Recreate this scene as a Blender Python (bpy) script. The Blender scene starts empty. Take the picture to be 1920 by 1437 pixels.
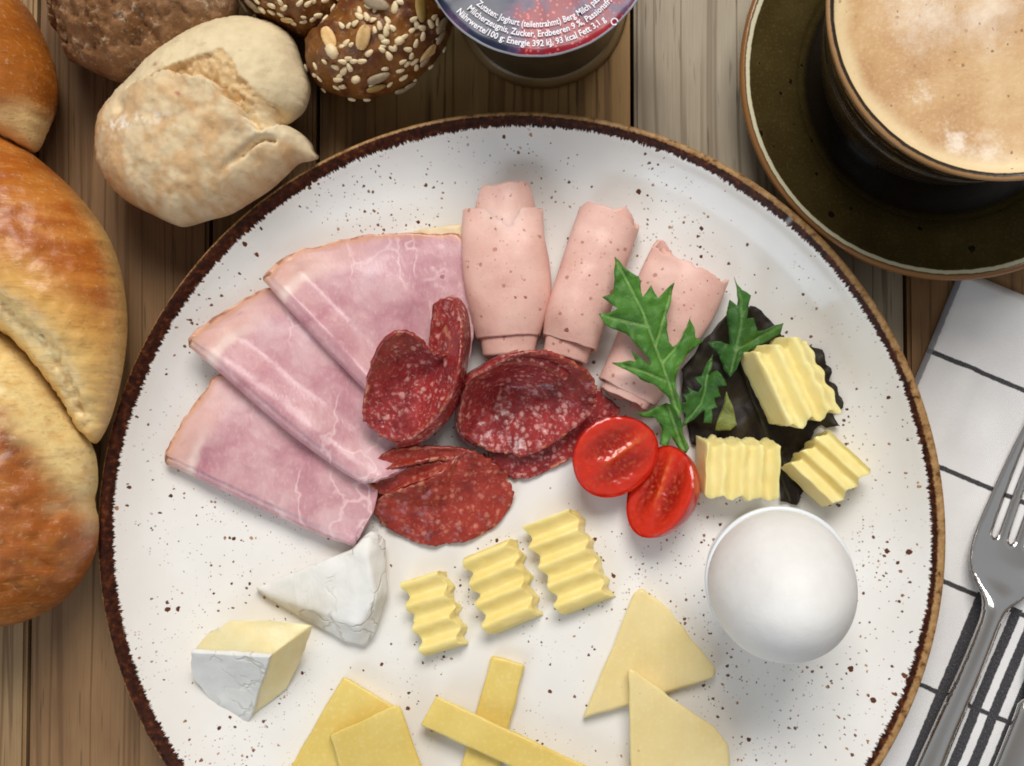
import bpy, bmesh, math, random
import numpy as np
from mathutils import Vector, Quaternion, Matrix, noise
from mathutils.geometry import delaunay_2d_cdt

random.seed(7); np.random.seed(7)
scene = bpy.context.scene
COL = scene.collection

# ------------------------------------------------------------------ camera
D = 0.42; F = 2268.0; PX, PY = 960.0, 718.5
CAM = Vector((0, 0, D))
QC = Vector(((1060-PX)/F, -(800-PY)/F, -1)).normalized().rotation_difference(Vector((0, 0, -1)))
cd = bpy.data.cameras.new('camera'); cam = bpy.data.objects.new('camera', cd); COL.objects.link(cam)
cam.location = CAM; cam.rotation_mode = 'QUATERNION'; cam.rotation_quaternion = QC
cd.sensor_fit = 'HORIZONTAL'; cd.sensor_width = 36; cd.lens = 36*F/1920
cd.clip_start = 0.01; cd.clip_end = 20
scene.camera = cam
scene.render.filter_size = 1.7
try: scene.cycles.filter_width = 1.8
except Exception: pass

# ------------------------------------------------------------------ world, lamps, exposure
w = bpy.data.worlds.new('World'); scene.world = w; w.use_nodes = True
wt = w.node_tree; bg = wt.nodes['Background']; bg.inputs['Strength'].default_value = 0.40
_tc = wt.nodes.new('ShaderNodeTexCoord'); _sx = wt.nodes.new('ShaderNodeSeparateXYZ'); _rp = wt.nodes.new('ShaderNodeValToRGB')
wt.links.new(_tc.outputs['Generated'], _sx.inputs[0]); wt.links.new(_sx.outputs['Z'], _rp.inputs[0]); wt.links.new(_rp.outputs[0], bg.inputs['Color'])
_e = _rp.color_ramp.elements; _e[0].position = .0; _e[0].color = (.22, .13, .07, 1); _e[1].position = 1; _e[1].color = (.66, .63, .60, 1)
for _p, _c in ((.30, (.48, .36, .26, 1)), (.52, (.96, .99, 1.03, 1)), (.80, (.92, .95, .98, 1))): _q = _e.new(_p); _q.color = _c
def area(name, loc, target, size, size_y, power, color):
    l = bpy.data.lights.new(name, 'AREA'); l.shape = 'RECTANGLE'; l.size = size; l.size_y = size_y
    l.energy = power; l.color = color
    o = bpy.data.objects.new(name, l); COL.objects.link(o); o.location = loc
    o.rotation_euler = (Vector(target)-Vector(loc)).to_track_quat('-Z', 'Y').to_euler()
    return o
area('window_light', (0.10, 0.80, 1.05), (0, -0.02, 0), 0.75, 0.5, 16.8, (1.0, 0.975, 0.94))
area('side_window_light', (-0.75, -0.95, 0.75), (0.0, -0.10, 0), 0.7, 0.6, 5.2, (0.70, 0.85, 1.0))
vs = scene.view_settings; vs.view_transform = 'Standard'; vs.look = 'None'; vs.gamma = 1; vs.exposure = -0.06
vs.use_curve_mapping = False

# ------------------------------------------------------------------ helpers: picture point -> place on a level plane
def at(px, py, z):
    d = QC @ Vector(((px-PX)/F, -(py-PY)/F, -1))
    return CAM + d*((z-D)/d.z)
def px_of(x, y, z):
    c = QC.inverted() @ (Vector((x, y, z))-CAM)
    return PX + F*c.x/-c.z, PY - F*c.y/-c.z
def Zm(pts, ox, oy, s): return [(ox+p[0]/s, oy+p[1]/s)+tuple(p[2:]) for p in pts]
def lin(c):
    c /= 255.0
    return c/12.92 if c <= 0.04045 else ((c+0.055)/1.055)**2.4
def S(r, g, b): return (lin(r), lin(g), lin(b), 1)
def fbm(x, y, z=0.0, o=4): return noise.fractal((x, y, z), 1.0, 2.0, o)
def sstep(a, b, x):
    t = min(1, max(0, (x-a)/(b-a))); return t*t*(3-2*t)
def spline(pts, n=6, closed=True):
    P = [np.array(p, float) for p in pts]; out = []; N = len(P)
    for i in range(N if closed else N-1):
        if closed: a, b, c, d = P[i-1], P[i], P[(i+1) % N], P[(i+2) % N]
        else: a, b, c, d = P[max(i-1, 0)], P[i], P[i+1], P[min(i+2, N-1)]
        for k in range(n):
            t = k/n
            out.append(0.5*((2*b)+(c-a)*t+(2*a-5*b+4*c-d)*t*t+(3*b-a-3*c+d)*t**3))
    if not closed: out.append(P[-1])
    return out
def seg_dist(P, poly, closed=True):
    """distance of each point of P (n,2) to a polyline, and the side-free nearest parameter"""
    A = np.array(poly, float)[:, :2]; B = np.roll(A, -1, 0)
    if not closed: A, B = A[:-1], B[:-1]
    best = np.full(len(P), 1e9)
    for a, b in zip(A, B):
        ab = b-a; L = (ab@ab) or 1e-12
        t = np.clip(((P-a)@ab)/L, 0, 1)[:, None]
        best = np.minimum(best, np.linalg.norm(P-(a+t*ab), axis=1))
    return best
def inside(P, poly):
    A = np.array(poly, float)[:, :2]; B = np.roll(A, -1, 0); r = np.zeros(len(P), bool)
    for a, b in zip(A, B):
        if a[1] == b[1]: continue
        c = ((a[1] > P[:, 1]) != (b[1] > P[:, 1])) & (P[:, 0] < (b[0]-a[0])*(P[:, 1]-a[1])/(b[1]-a[1])+a[0])
        r ^= c
    return r
def cdt(poly, sp, rng=None):
    """fill a 2D polygon with an even triangle net: (points, triangles, number of rim points)"""
    rng = rng or np.random.RandomState(3)
    A = [np.array(p[:2], float) for p in poly]; rim = []
    for i in range(len(A)):
        a, b = A[i], A[(i+1) % len(A)]; n = max(1, int(np.linalg.norm(b-a)/sp))
        for k in range(n): rim.append(a+(b-a)*k/n)
    R = np.array(rim); lo, hi = R.min(0), R.max(0)
    gx, gy = np.meshgrid(np.arange(lo[0], hi[0], sp), np.arange(lo[1], hi[1], sp*0.87))
    gx[1::2] += sp/2
    G = np.stack([gx.ravel(), gy.ravel()], 1); G += rng.uniform(-.18, .18, G.shape)*sp
    G = G[inside(G, R)]
    if len(G): G = G[seg_dist(G, R) > sp*0.55]
    V = [Vector(p)*1000 for p in list(R)+list(G)]
    n = len(R); E = [(i, (i+1) % n) for i in range(n)]
    vo, eo, fo = delaunay_2d_cdt(V, E, [], 1, 1e-6)[:3]
    return np.array([(v.x/1000, v.y/1000) for v in vo]), [tuple(f) for f in fo], n

def link(name, me, parent=None, mats=(), smooth=True, origin=None):
    V = np.empty(len(me.vertices)*3); me.vertices.foreach_get('co', V); V = V.reshape(-1, 3)
    o = bpy.data.objects.new(name, me); COL.objects.link(o)
    if origin is None:
        origin = Vector(((V[:, 0].min()+V[:, 0].max())/2, (V[:, 1].min()+V[:, 1].max())/2, V[:, 2].min()))
    origin = Vector(origin)
    me.transform(Matrix.Translation(-origin))
    for m in mats: me.materials.append(m)
    if smooth: me.polygons.foreach_set('use_smooth', [True]*len(me.polygons))
    if parent is not None:
        q = parent; off = Vector((0, 0, 0))
        while q is not None: off += q.location; q = q.parent
        o.parent = parent; o.location = origin-off
    else: o.location = origin
    me.update()
    return o
def mesh(name, verts, faces, parent=None, mats=(), smooth=True, attrs=None, origin=None, fix=True):
    me = bpy.data.meshes.new(name); me.from_pydata([tuple(v) for v in verts], [], [tuple(f) for f in faces]); me.update()
    for k, v in (attrs or {}).items():
        v = np.array(v, float)
        if v.ndim == 1:
            a = me.attributes.new(k, 'FLOAT', 'POINT'); a.data.foreach_set('value', v)
        else:
            a = me.attributes.new(k, 'FLOAT_COLOR', 'POINT')
            if v.shape[1] == 3: v = np.hstack([v, np.ones((len(v), 1))])
            a.data.foreach_set('color', v.ravel())
    if fix:
        bm = bmesh.new(); bm.from_mesh(me); bmesh.ops.recalc_face_normals(bm, faces=bm.faces); bm.to_mesh(me); bm.free()
    return link(name, me, parent, mats, smooth, origin)
def tag(o, label, cat, group=None, kind=None):
    o['label'] = label; o['category'] = cat
    if group: o['group'] = group
    if kind: o['kind'] = kind
    return o
def thing(name, loc, label, cat, group=None):
    o = bpy.data.objects.new(name, None); COL.objects.link(o); o.location = loc; o.empty_display_size = .01
    return tag(o, label, cat, group)
def mod(o, kind, **kw):
    m = o.modifiers.new(kind.lower(), kind)
    for k, v in kw.items(): setattr(m, k, v)
    return o
def lathe(prof, n=96, c=(0, 0, 0), wob=0):
    V = []; Fc = []; m = len(prof)
    for i in range(n):
        a = 2*math.pi*i/n; k = 1+wob*math.sin(2*a+1)+wob*.6*math.sin(3*a)
        for r, z in prof: V.append((c[0]+r*k*math.cos(a), c[1]+r*k*math.sin(a), c[2]+z))
    for i in range(n):
        for j in range(m-1):
            a, b = i*m+j, ((i+1) % n)*m+j
            Fc.append((a, b, b+1, a+1))
    Fc.append([i*m for i in range(n)]); Fc.append([i*m+m-1 for i in range(n)])
    return V, Fc

# ------------------------------------------------------------------ helpers: materials
class G:
    def __init__(s, name):
        s.m = bpy.data.materials.new(name); s.m.use_nodes = True; s.t = s.m.node_tree
        s.b = s.t.nodes['Principled BSDF']; s.tc = None
    def put(s, sock, v):
        if v is None: return
        if hasattr(v, 'is_output'): s.t.links.new(v, sock)
        else:
            try: sock.default_value = v
            except Exception: sock.default_value = (v, v, v)
    def n(s, typ, props=None, **inp):
        q = s.t.nodes.new(typ)
        for k, v in (props or {}).items(): setattr(q, k, v)
        for k, v in inp.items():
            key = k.replace('_', ' ')
            s.put(q.inputs[int(k[1:])] if k[0] == 'i' and k[1:].isdigit() else q.inputs[key], v)
        return q
    def obj(s):
        if not s.tc: s.tc = s.t.nodes.new('ShaderNodeTexCoord')
        return s.tc.outputs['Object']
    def scale(s, v, x, y, z, rot=0): return s.n('ShaderNodeMapping', None, Vector=v, Scale=(x, y, z), Rotation=(0, 0, rot)).outputs[0]
    def noise(s, sc, v=None, det=3, rough=.55, dist=0, out=0):
        return s.n('ShaderNodeTexNoise', None, Vector=v if v is not None else s.obj(), Scale=sc, Detail=det, Roughness=rough, Distortion=dist).outputs[out]
    def vor(s, sc, v=None, out='Distance', feat='F1', rnd=1):
        return s.n('ShaderNodeTexVoronoi', {'feature': feat}, Vector=v if v is not None else s.obj(), Scale=sc, Randomness=rnd).outputs[out]
    def math(s, op, a, b=None, c=None, clamp=False):
        q = s.t.nodes.new('ShaderNodeMath'); q.operation = op; q.use_clamp = clamp
        for i, v in enumerate((a, b, c)):
            if v is not None: s.put(q.inputs[i], v)
        return q.outputs[0]
    def step(s, v, a, b):   # smooth 0..1 from a to b
        return s.n('ShaderNodeMapRange', {'interpolation_type': 'SMOOTHSTEP'}, Value=v, From_Min=a, From_Max=b).outputs[0]
    def ramp(s, fac, stops):
        q = s.t.nodes.new('ShaderNodeValToRGB'); e = q.color_ramp.elements
        while len(e) < len(stops): e.new(.5)
        for el, (p, c) in zip(e, stops): el.position = p; el.color = c
        s.put(q.inputs[0], fac); return q.outputs[0]
    def mix(s, fac, a, b, mode='MIX'):
        q = s.t.nodes.new('ShaderNodeMix'); q.data_type = 'RGBA'; q.blend_type = mode
        s.put(q.inputs[0], fac); s.put(q.inputs[6], a); s.put(q.inputs[7], b); return q.outputs[2]
    def attr(s, name, out='Fac'): return s.n('ShaderNodeAttribute', {'attribute_name': name}).outputs[out]
    def bump(s, h, strength=.5, dist=.001, nrm=None):
        return s.n('ShaderNodeBump', None, Height=h, Strength=strength, Distance=dist, Normal=nrm).outputs[0]
    def sep(s, v): return s.n('ShaderNodeSeparateXYZ', None, Vector=v).outputs
    def comb(s, x, y, z): return s.n('ShaderNodeCombineXYZ', None, X=x, Y=y, Z=z).outputs[0]
    def out(s, col=None, rough=None, nrm=None, sss=0, rad=(1, .4, .2), ssc=.002, spec=None, metal=None, coat=None, coat_r=None, trans=None):
        b = s.b.inputs
        s.put(b['Base Color'], col); s.put(b['Roughness'], rough); s.put(b['Normal'], nrm)
        if sss: b['Subsurface Weight'].default_value = sss; b['Subsurface Radius'].default_value = rad; b['Subsurface Scale'].default_value = ssc
        s.put(b['Specular IOR Level'], spec); s.put(b['Metallic'], metal); s.put(b['Coat Weight'], coat); s.put(b['Coat Roughness'], coat_r)
        s.put(b['Transmission Weight'], trans)
        return s.m

def m_wood(name, base, dark, light, seed):
    g = G(name); v = g.n('ShaderNodeMapping', None, Vector=g.obj(), Location=(seed, seed*.37, 0)).outputs[0]
    warp = g.noise(6, g.scale(v, 1, .35, 1), 3)
    x = g.sep(v)[0]
    xw = g.math('ADD', x, g.math('MULTIPLY', g.math('SUBTRACT', warp, .5), .012))
    lines = g.noise(1, g.comb(g.math('MULTIPLY', xw, 105), g.math('MULTIPLY', g.sep(v)[1], 1.6), 0), 2, .5)
    fine = g.noise(1, g.comb(g.math('MULTIPLY', xw, 1700), g.math('MULTIPLY', g.sep(v)[1], 36), 0), 3, .6)
    blot = g.noise(26, g.scale(v, 1, .35, 1), 4)
    ring = g.step(g.math('ABSOLUTE', g.math('SUBTRACT', lines, .5)), .0, .035)
    c = g.ramp(g.math('ADD', g.math('MULTIPLY', blot, .8), g.math('MULTIPLY', fine, .2)), [(.3, dark), (.52, base), (.72, light)])
    c = g.mix(g.math('MULTIPLY', g.math('SUBTRACT', 1, ring), .75), c, dark)
    pores = g.step(g.noise(1, g.comb(g.math('MULTIPLY', xw, 900), g.math('MULTIPLY', g.sep(v)[1], 45), 3.3), 1), .66, .74)
    c = g.mix(g.math('MULTIPLY', pores, .5), c, S(58, 42, 28))
    h = g.math('ADD', g.math('MULTIPLY', ring, .6), g.math('MULTIPLY', fine, .5))
    return g.out(c, g.math('ADD', .5, g.math('MULTIPLY', blot, .2)), g.bump(h, .5, .0006), spec=.35)

def speckle(g, vec, sc, prob, rmin, rmax, soft=.035):
    """random round-ish flecks: one per Voronoi cell for a share of the cells"""
    wv = g.n('ShaderNodeVectorMath', {'operation': 'ADD'}, i0=vec, i1=g.n('ShaderNodeVectorMath', {'operation': 'SCALE'}, i0=g.noise(900, vec, 2, out=1), Scale=.0010).outputs[0]).outputs[0]
    q = g.n('ShaderNodeTexVoronoi', None, Vector=wv, Scale=sc)
    cr = g.sep(q.outputs['Color'])
    rad = g.math('MULTIPLY', g.math('GREATER_THAN', cr[0], 1-prob), g.math('ADD', rmin, g.math('MULTIPLY', g.math('POWER', cr[1], 2.5), rmax-rmin)))
    d = g.math('SUBTRACT', rad, q.outputs['Distance'])
    return g.step(d, 0, soft), cr[2]

def m_plate():
    g = G('speckled_glaze'); o = g.obj(); x, y, z = g.sep(o)
    r = g.math('SQRT', g.math('ADD', g.math('MULTIPLY', x, x), g.math('MULTIPLY', y, y)))
    flat = g.comb(x, y, 0)
    dens = g.step(g.noise(24, flat, 3), .42, .66)
    s1, c1 = speckle(g, flat, 330, .26, .11, .32); s2, c2 = speckle(g, flat, 640, .42, .14, .40)
    s3, c3 = speckle(g, g.n('ShaderNodeVectorMath', {'operation': 'ADD'}, i0=flat, i1=(.31, .12, 0)).outputs[0], 170, .13, .08, .20, .03)
    s2 = g.math('MULTIPLY', s2, g.math('GREATER_THAN', g.math('ADD', dens, c2), .68))
    s1 = g.math('MULTIPLY', s1, g.math('GREATER_THAN', g.math('ADD', dens, c1), .30))
    s4, _ = speckle(g, flat, 950, .40, .14, .40)
    sp = g.math('MAXIMUM', g.math('MAXIMUM', g.math('MAXIMUM', s1, g.math('MULTIPLY', g.math('MULTIPLY', s4, .6), g.step(g.noise(30, flat, 3), .45, .6))), g.math('MULTIPLY', s2, .95)), s3)
    white = g.ramp(g.noise(30, flat, 3), [(.3, S(230, 225, 218)), (.7, S(238, 235, 230))])
    c = g.mix(sp, white, g.ramp(c1, [(.2, S(92, 50, 28)), (.55, S(140, 86, 50)), (.9, S(176, 136, 100))]))
    # ragged brown band where the glaze breaks at the rim
    ang = g.comb(g.math('DIVIDE', x, r), g.math('DIVIDE', y, r), 0)
    rag = g.noise(95, g.n('ShaderNodeVectorMath', {'operation': 'ADD'}, i0=ang, i1=g.n('ShaderNodeVectorMath', {'operation': 'SCALE'}, i0=flat, Scale=3.0).outputs[0]).outputs[0], 4, .75)
    wide = g.noise(2.2, ang, 2)
    inner = g.math('ADD', .1351, g.math('ADD', g.math('MULTIPLY', g.math('DIVIDE', x, r), .0004),
                   g.math('ADD', g.math('MULTIPLY', g.math('SUBTRACT', rag, .5), .0042), g.math('MULTIPLY', g.math('SUBTRACT', wide, .5), .0024))))
    # one place where the band is wiped away
    gap = g.step(g.math('ADD', g.math('MULTIPLY', g.math('DIVIDE', x, r), .660), g.math('MULTIPLY', g.math('DIVIDE', y, r), .751)), .99975, .9999)
    band = g.math('MULTIPLY', g.step(g.math('SUBTRACT', r, inner), -.00015, .00025), g.math('SUBTRACT', 1, gap))
    brown = g.ramp(g.noise(500, o, 3), [(.35, S(38, 15, 8)), (.55, S(62, 27, 12)), (.75, S(106, 56, 26))])
    c = g.mix(band, c, brown)
    edge = g.step(g.math('ADD', g.math('ADD', r, g.math('MULTIPLY', g.math('DIVIDE', x, r), .0011)), g.math('MULTIPLY', g.math('SUBTRACT', rag, .5), .0016)), .1379, .1385)
    tan = g.ramp(g.noise(330, o, 4, .7), [(.34, S(82, 52, 28)), (.44, S(150, 112, 70)), (.68, S(184, 148, 102))])
    c = g.mix(edge, c, tan)
    nrm = g.bump(g.math('SUBTRACT', 1, g.math('MAXIMUM', sp, band)), .25, .0003, g.bump(g.noise(40, o, 2), .12, .002))
    return g.out(c, g.math('ADD', .16, g.math('MULTIPLY', band, .25)), nrm, spec=g.math('SUBTRACT', .45, g.math('MULTIPLY', band, .30)))

def m_glaze(name, dark, mid, light, edge_r=None, sc=1, zmin=None):
    g = G(name); o = g.obj(); x, y, z = g.sep(o)
    r = g.math('SQRT', g.math('ADD', g.math('MULTIPLY', x, x), g.math('MULTIPLY', y, y)))
    c = g.ramp(g.noise(60*sc, o, 4, .65), [(.3, dark), (.52, mid), (.75, light)])
    c = g.mix(g.math('MULTIPLY', g.step(g.noise(1100, o, 2), .52, .7), .18), c, S(112, 102, 62))
    s1, _ = speckle(g, o, 260, .18, .10, .36)
    c = g.mix(g.math('MULTIPLY', s1, .9), c, S(20, 14, 10))
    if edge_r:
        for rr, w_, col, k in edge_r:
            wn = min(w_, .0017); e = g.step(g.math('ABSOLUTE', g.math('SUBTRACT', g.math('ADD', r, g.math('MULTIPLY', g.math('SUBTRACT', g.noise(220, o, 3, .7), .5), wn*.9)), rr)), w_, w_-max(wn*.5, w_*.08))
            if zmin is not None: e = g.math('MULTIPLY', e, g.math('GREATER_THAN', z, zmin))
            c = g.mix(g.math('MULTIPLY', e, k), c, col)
    return g.out(c, .17, g.bump(g.noise(300, o, 3), .08, .0006), spec=.5)

def m_simple(name, c1, c2, sc=200, rough=.4, bsc=None, bstr=.3, bd=.0005, **kw):
    g = G(name); n_ = g.noise(sc, None, 4, .6)
    c = g.ramp(n_, [(.32, c1), (.68, c2)])
    return g.out(c, rough, g.bump(g.noise(bsc or sc*3, None, 4, .65), bstr, bd), **kw)

def m_bread(name, rough=.5, fine=700, bstr=.5, streak=None, spec=.4, flour=0, coat=0):
    g = G(name); c = g.attr('tint', 'Color')
    n1 = g.noise(fine*.35, None, 4, .6); n2 = g.noise(fine, None, 4, .65)
    c = g.mix(g.math('MULTIPLY', g.step(n1, .4, .75), .35), c, g.mix(.5, c, S(120, 70, 25)))
    c = g.mix(g.math('MULTIPLY', g.step(n2, .55, .75), .30), c, S(238, 214, 170))
    if streak is not None:
        sv = g.scale(g.obj(), 70, 1000, 260, streak)
        st = g.noise(1, sv, 4, .65, .4)
        c = g.mix(g.math('MULTIPLY', g.step(st, .50, .72), .34), c, S(150, 78, 18))
        c = g.mix(g.math('MULTIPLY', g.step(st, .46, .28), .32), c, S(226, 170, 92))
    if flour:
        fl = g.math('MULTIPLY', g.step(g.noise(160, None, 4, .7), .56, .72), flour)
        c = g.mix(fl, c, S(232, 214, 186))
    h = g.math('ADD', n2, g.math('MULTIPLY', g.noise(fine*2.2, None, 3), .5))
    if streak is not None: h = g.math('ADD', h, g.math('MULTIPLY', st, .9))
    blis = g.step(g.noise(fine*.55, None, 2), .62, .72)
    h = g.math('SUBTRACT', h, g.math('MULTIPLY', blis, .5)); c = g.mix(g.math('MULTIPLY', blis, .16), c, S(96, 54, 22))
    return g.out(c, rough, g.bump(h, bstr, .0006), spec=spec, coat=coat, coat_r=.3)

def m_ham():
    g = G('cooked_ham'); o = g.obj()
    wv = g.n('ShaderNodeVectorMath', {'operation': 'ADD'}, i0=o, i1=g.n('ShaderNodeVectorMath', {'operation': 'SCALE'}, i0=g.noise(70, o, 3, out=1), Scale=.02).outputs[0]).outputs[0]
    base = g.ramp(g.noise(55, wv, 5, .6), [(.3, S(184, 126, 136)), (.5, S(206, 158, 162)), (.7, S(224, 188, 186))])
    vein = g.step(g.vor(62, g.scale(wv, 1, .55, 1, .5), feat='DISTANCE_TO_EDGE'), .045, .0)
    vein = g.math('MULTIPLY', vein, g.step(g.noise(48, o, 3), .46, .62))
    c = g.mix(g.math('MULTIPLY', vein, .65), base, S(240, 206, 204))
    wisps = g.step(g.noise(26, wv, 5, .55), .55, .72)
    c = g.mix(g.math('MULTIPLY', wisps, .35), c, S(222, 188, 200))
    fine = g.noise(900, g.scale(o, 1, .5, 1), 3, .6)
    c = g.mix(g.math('MULTIPLY', g.step(fine, .5, .75), .25), c, S(240, 206, 204))
    e = g.math('ADD', g.attr('rind'), g.math('MULTIPLY', g.math('SUBTRACT', g.noise(120, o, 3), .5), .0022))
    c = g.mix(g.math('MULTIPLY', g.math('MULTIPLY', g.step(e, .0130, .006), g.step(g.attr('tip'), .05, .01)), .7), c, S(232, 190, 174))
    c = g.mix(g.math('MULTIPLY', g.math('MULTIPLY', g.step(g.math('ABSOLUTE', g.math('SUBTRACT', e, .0088)), .0030, .0002), g.step(g.attr('tip'), .024, .008)), .6), c, S(244, 222, 212))
    c = g.mix(g.math('MULTIPLY', g.step(e, .0030, .0006), .65), c, S(214, 162, 122))
    c = g.mix(g.math('MULTIPLY', g.math('MULTIPLY', g.step(e, .0009, .0002), g.step(g.noise(160, o, 2), .42, .6)), .8), c, S(150, 88, 58))
    pits, _ = speckle(g, o, 120, .06, .06, .14, .02)
    c = g.mix(g.math('MULTIPLY', pits, .8), c, S(150, 80, 86))
    return g.out(c, .34, g.bump(g.math('ADD', fine, g.noise(160, o, 3)), .24, .0006), sss=.35, rad=(1, .45, .35), ssc=.0025, spec=.45)

def m_sausage():
    g = G('fine_pork_sausage'); o = g.obj()
    c = g.ramp(g.noise(90, o, 4), [(.3, S(218, 170, 156)), (.7, S(232, 190, 176))])
    s1, _ = speckle(g, o, 420, .24, .12, .34); s2, _ = speckle(g, o, 260, .26, .08, .24, .03); s3, _ = speckle(g, o, 800, .3, .15, .35)
    c = g.mix(g.math('MULTIPLY', g.math('MAXIMUM', g.math('MULTIPLY', s1, .75), g.math('MULTIPLY', s3, .45)), 1), c, S(180, 112, 96))
    c = g.mix(g.math('MULTIPLY', s2, .85), c, S(142, 70, 58))
    c = g.mix(g.math('MULTIPLY', g.step(g.noise(1000, o, 2), .55, .75), .2), c, S(244, 212, 196))
    h = g.math('SUBTRACT', g.math('MULTIPLY', g.noise(700, o, 3), .25), g.math('MAXIMUM', s2, s1))
    return g.out(c, .42, g.bump(h, .55, .0007), sss=.15, rad=(1, .5, .4), ssc=.0015, spec=.4)

def m_salami(name, red, deep, fat, fatk):
    g = G(name); o = g.obj()
    wv = g.n('ShaderNodeVectorMath', {'operation': 'ADD'}, i0=o, i1=g.n('ShaderNodeVectorMath', {'operation': 'SCALE'}, i0=g.noise(420, o, 3, out=1), Scale=.0028).outputs[0]).outputs[0]
    c = g.ramp(g.noise(140, o, 4, .65), [(.3, deep), (.6, red)])
    q = g.n('ShaderNodeTexVoronoi', None, Vector=wv, Scale=400); cr = g.sep(q.outputs['Color'])
    fl = g.math('MULTIPLY', g.step(q.outputs['Distance'], .50, .18), g.math('GREATER_THAN', cr[0], .50))
    fl2 = g.step(g.noise(800, o, 3, .6, .3), .53, .70)
    pk = g.noise(75, o, 3)
    fatm = g.math('MULTIPLY', g.math('MAXIMUM', fl, g.math('MULTIPLY', fl2, .7)), g.step(pk, .28, .5))
    c = g.mix(g.math('MULTIPLY', fatm, fatk), c, g.mix(g.noise(240, o, 2), fat, S(206, 128, 108)))
    e = g.math('ADD', g.attr('rind'), g.math('MULTIPLY', g.math('SUBTRACT', g.noise(500, o, 2), .5), .001))
    c = g.mix(g.math('MULTIPLY', g.step(e, .0020, .0003), .4), c, S(140, 52, 36))
    c = g.mix(g.math('MULTIPLY', g.math('MULTIPLY', g.step(e, .0012, .0004), g.step(g.noise(300, o, 2), .55, .66)), .6), c, S(212, 146, 108))
    h = g.math('ADD', g.math('MULTIPLY', fatm, .5), g.noise(600, o, 3))
    return g.out(c, .25, g.bump(h, .35, .0005), sss=.25, rad=(1, .25, .15), ssc=.0018, spec=.5)

def m_cloth():
    g = G('checked_cloth'); o = g.obj(); u, v, z = g.sep(o)       # u across the broad stripes, v along them
    base = g.ramp(g.noise(40, o, 4), [(.3, S(222, 218, 216)), (.7, S(234, 231, 228))])
    weave = g.math('MULTIPLY', g.math('SINE', g.math('MULTIPLY', u, 7000)), g.math('SINE', g.math('MULTIPLY', v, 7000)))
    jit = g.math('MULTIPLY', g.math('SUBTRACT', g.noise(600, o, 2), .5), .0006)
    vv = g.math('ADD', v, jit); uu = g.math('ADD', u, jit)
    per = .0352
    fr = g.math('ABSOLUTE', g.math('SUBTRACT', g.math('MODULO', g.math('ADD', vv, 100*per+.0176), per), per/2))
    cross = g.step(fr, .00105, .0006)
    band = None
    for c0, hw in STRIPES:
        b = g.step(g.math('ABSOLUTE', g.math('SUBTRACT', uu, c0)), hw+.0002, hw-.0002)
        band = b if band is None else g.math('MAXIMUM', band, b)
    band = g.math('MULTIPLY', band, g.math('LESS_THAN', vv, STRIPE_TOP))
    edge = g.step(uu, EDGE_U+.0021, EDGE_U+.0017)
    k = g.math('MAXIMUM', cross, band)
    thread = g.noise(1, g.scale(o, 4200, 1500, 1), 2)
    dark = g.ramp(thread, [(.35, S(52, 50, 52)), (.6, S(78, 76, 78)), (.75, S(128, 126, 128))])
    c = g.mix(k, base, dark)
    c = g.mix(g.math('MULTIPLY', edge, .85), c, S(128, 124, 128))
    return g.out(c, .85, g.bump(g.math('ADD', g.math('MULTIPLY', weave, .5), g.noise(150, o, 3)), .25, .0004), spec=.15)

# ------------------------------------------------------------------ the table
ZP = 0.0062          # top of the plate's well
table = bpy.data.objects.new('table', None); COL.objects.link(table); table['kind'] = 'structure'
seams = [-420, 60, 391, 592, 1187, 1700, 2260]
WOODS = [m_wood('weathered_wood_%d' % i, *c) for i, c in enumerate([
    (S(156, 126, 88), S(114, 82, 50), S(178, 150, 110), 1.3), (S(142, 108, 72), S(102, 72, 42), S(162, 130, 92), 2.9),
    (S(132, 98, 60), S(96, 66, 36), S(150, 118, 78), 4.1), (S(148, 112, 64), S(102, 70, 36), S(166, 134, 84), 6.7),
    (S(154, 140, 118), S(114, 98, 78), S(174, 162, 142), 8.2), (S(140, 104, 64), S(104, 72, 40), S(158, 126, 84), 9.9)])]
for i in range(len(seams)-1):
    x0 = at(seams[i], 718, 0).x+.0007; x1 = at(seams[i+1], 718, 0).x-.0007
    bm = bmesh.new(); bmesh.ops.create_cube(bm, size=1)
    for q in bm.verts:
        q.co = Vector((x0 if q.co.x < 0 else x1, -.32 if q.co.y < 0 else .34, -.022 if q.co.z < 0 else -random.uniform(0, .0001)))
    bmesh.ops.bevel(bm, geom=[e for e in bm.edges if abs(e.verts[0].co.y-e.verts[1].co.y) > .1], offset=.0012, segments=2, affect='EDGES')
    me = bpy.data.meshes.new('plank'); bm.to_mesh(me); bm.free()
    link('plank', me, table, [WOODS[i]], smooth=False)
m_dark = m_simple('dark_underframe', S(40, 30, 22), S(52, 40, 30), 80, .8)
mesh('underframe', [(-.4, -.32, -.03), (.4, -.32, -.03), (.4, .34, -.03), (-.4, .34, -.03), (-.4, -.32, -.0225), (.4, -.32, -.0225), (.4, .34, -.0225), (-.4, .34, -.0225)],
     [(0, 1, 2, 3), (4, 5, 6, 7), (0, 1, 5, 4), (1, 2, 6, 5), (2, 3, 7, 6), (3, 0, 4, 7)], table, [m_dark], smooth=False)

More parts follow.
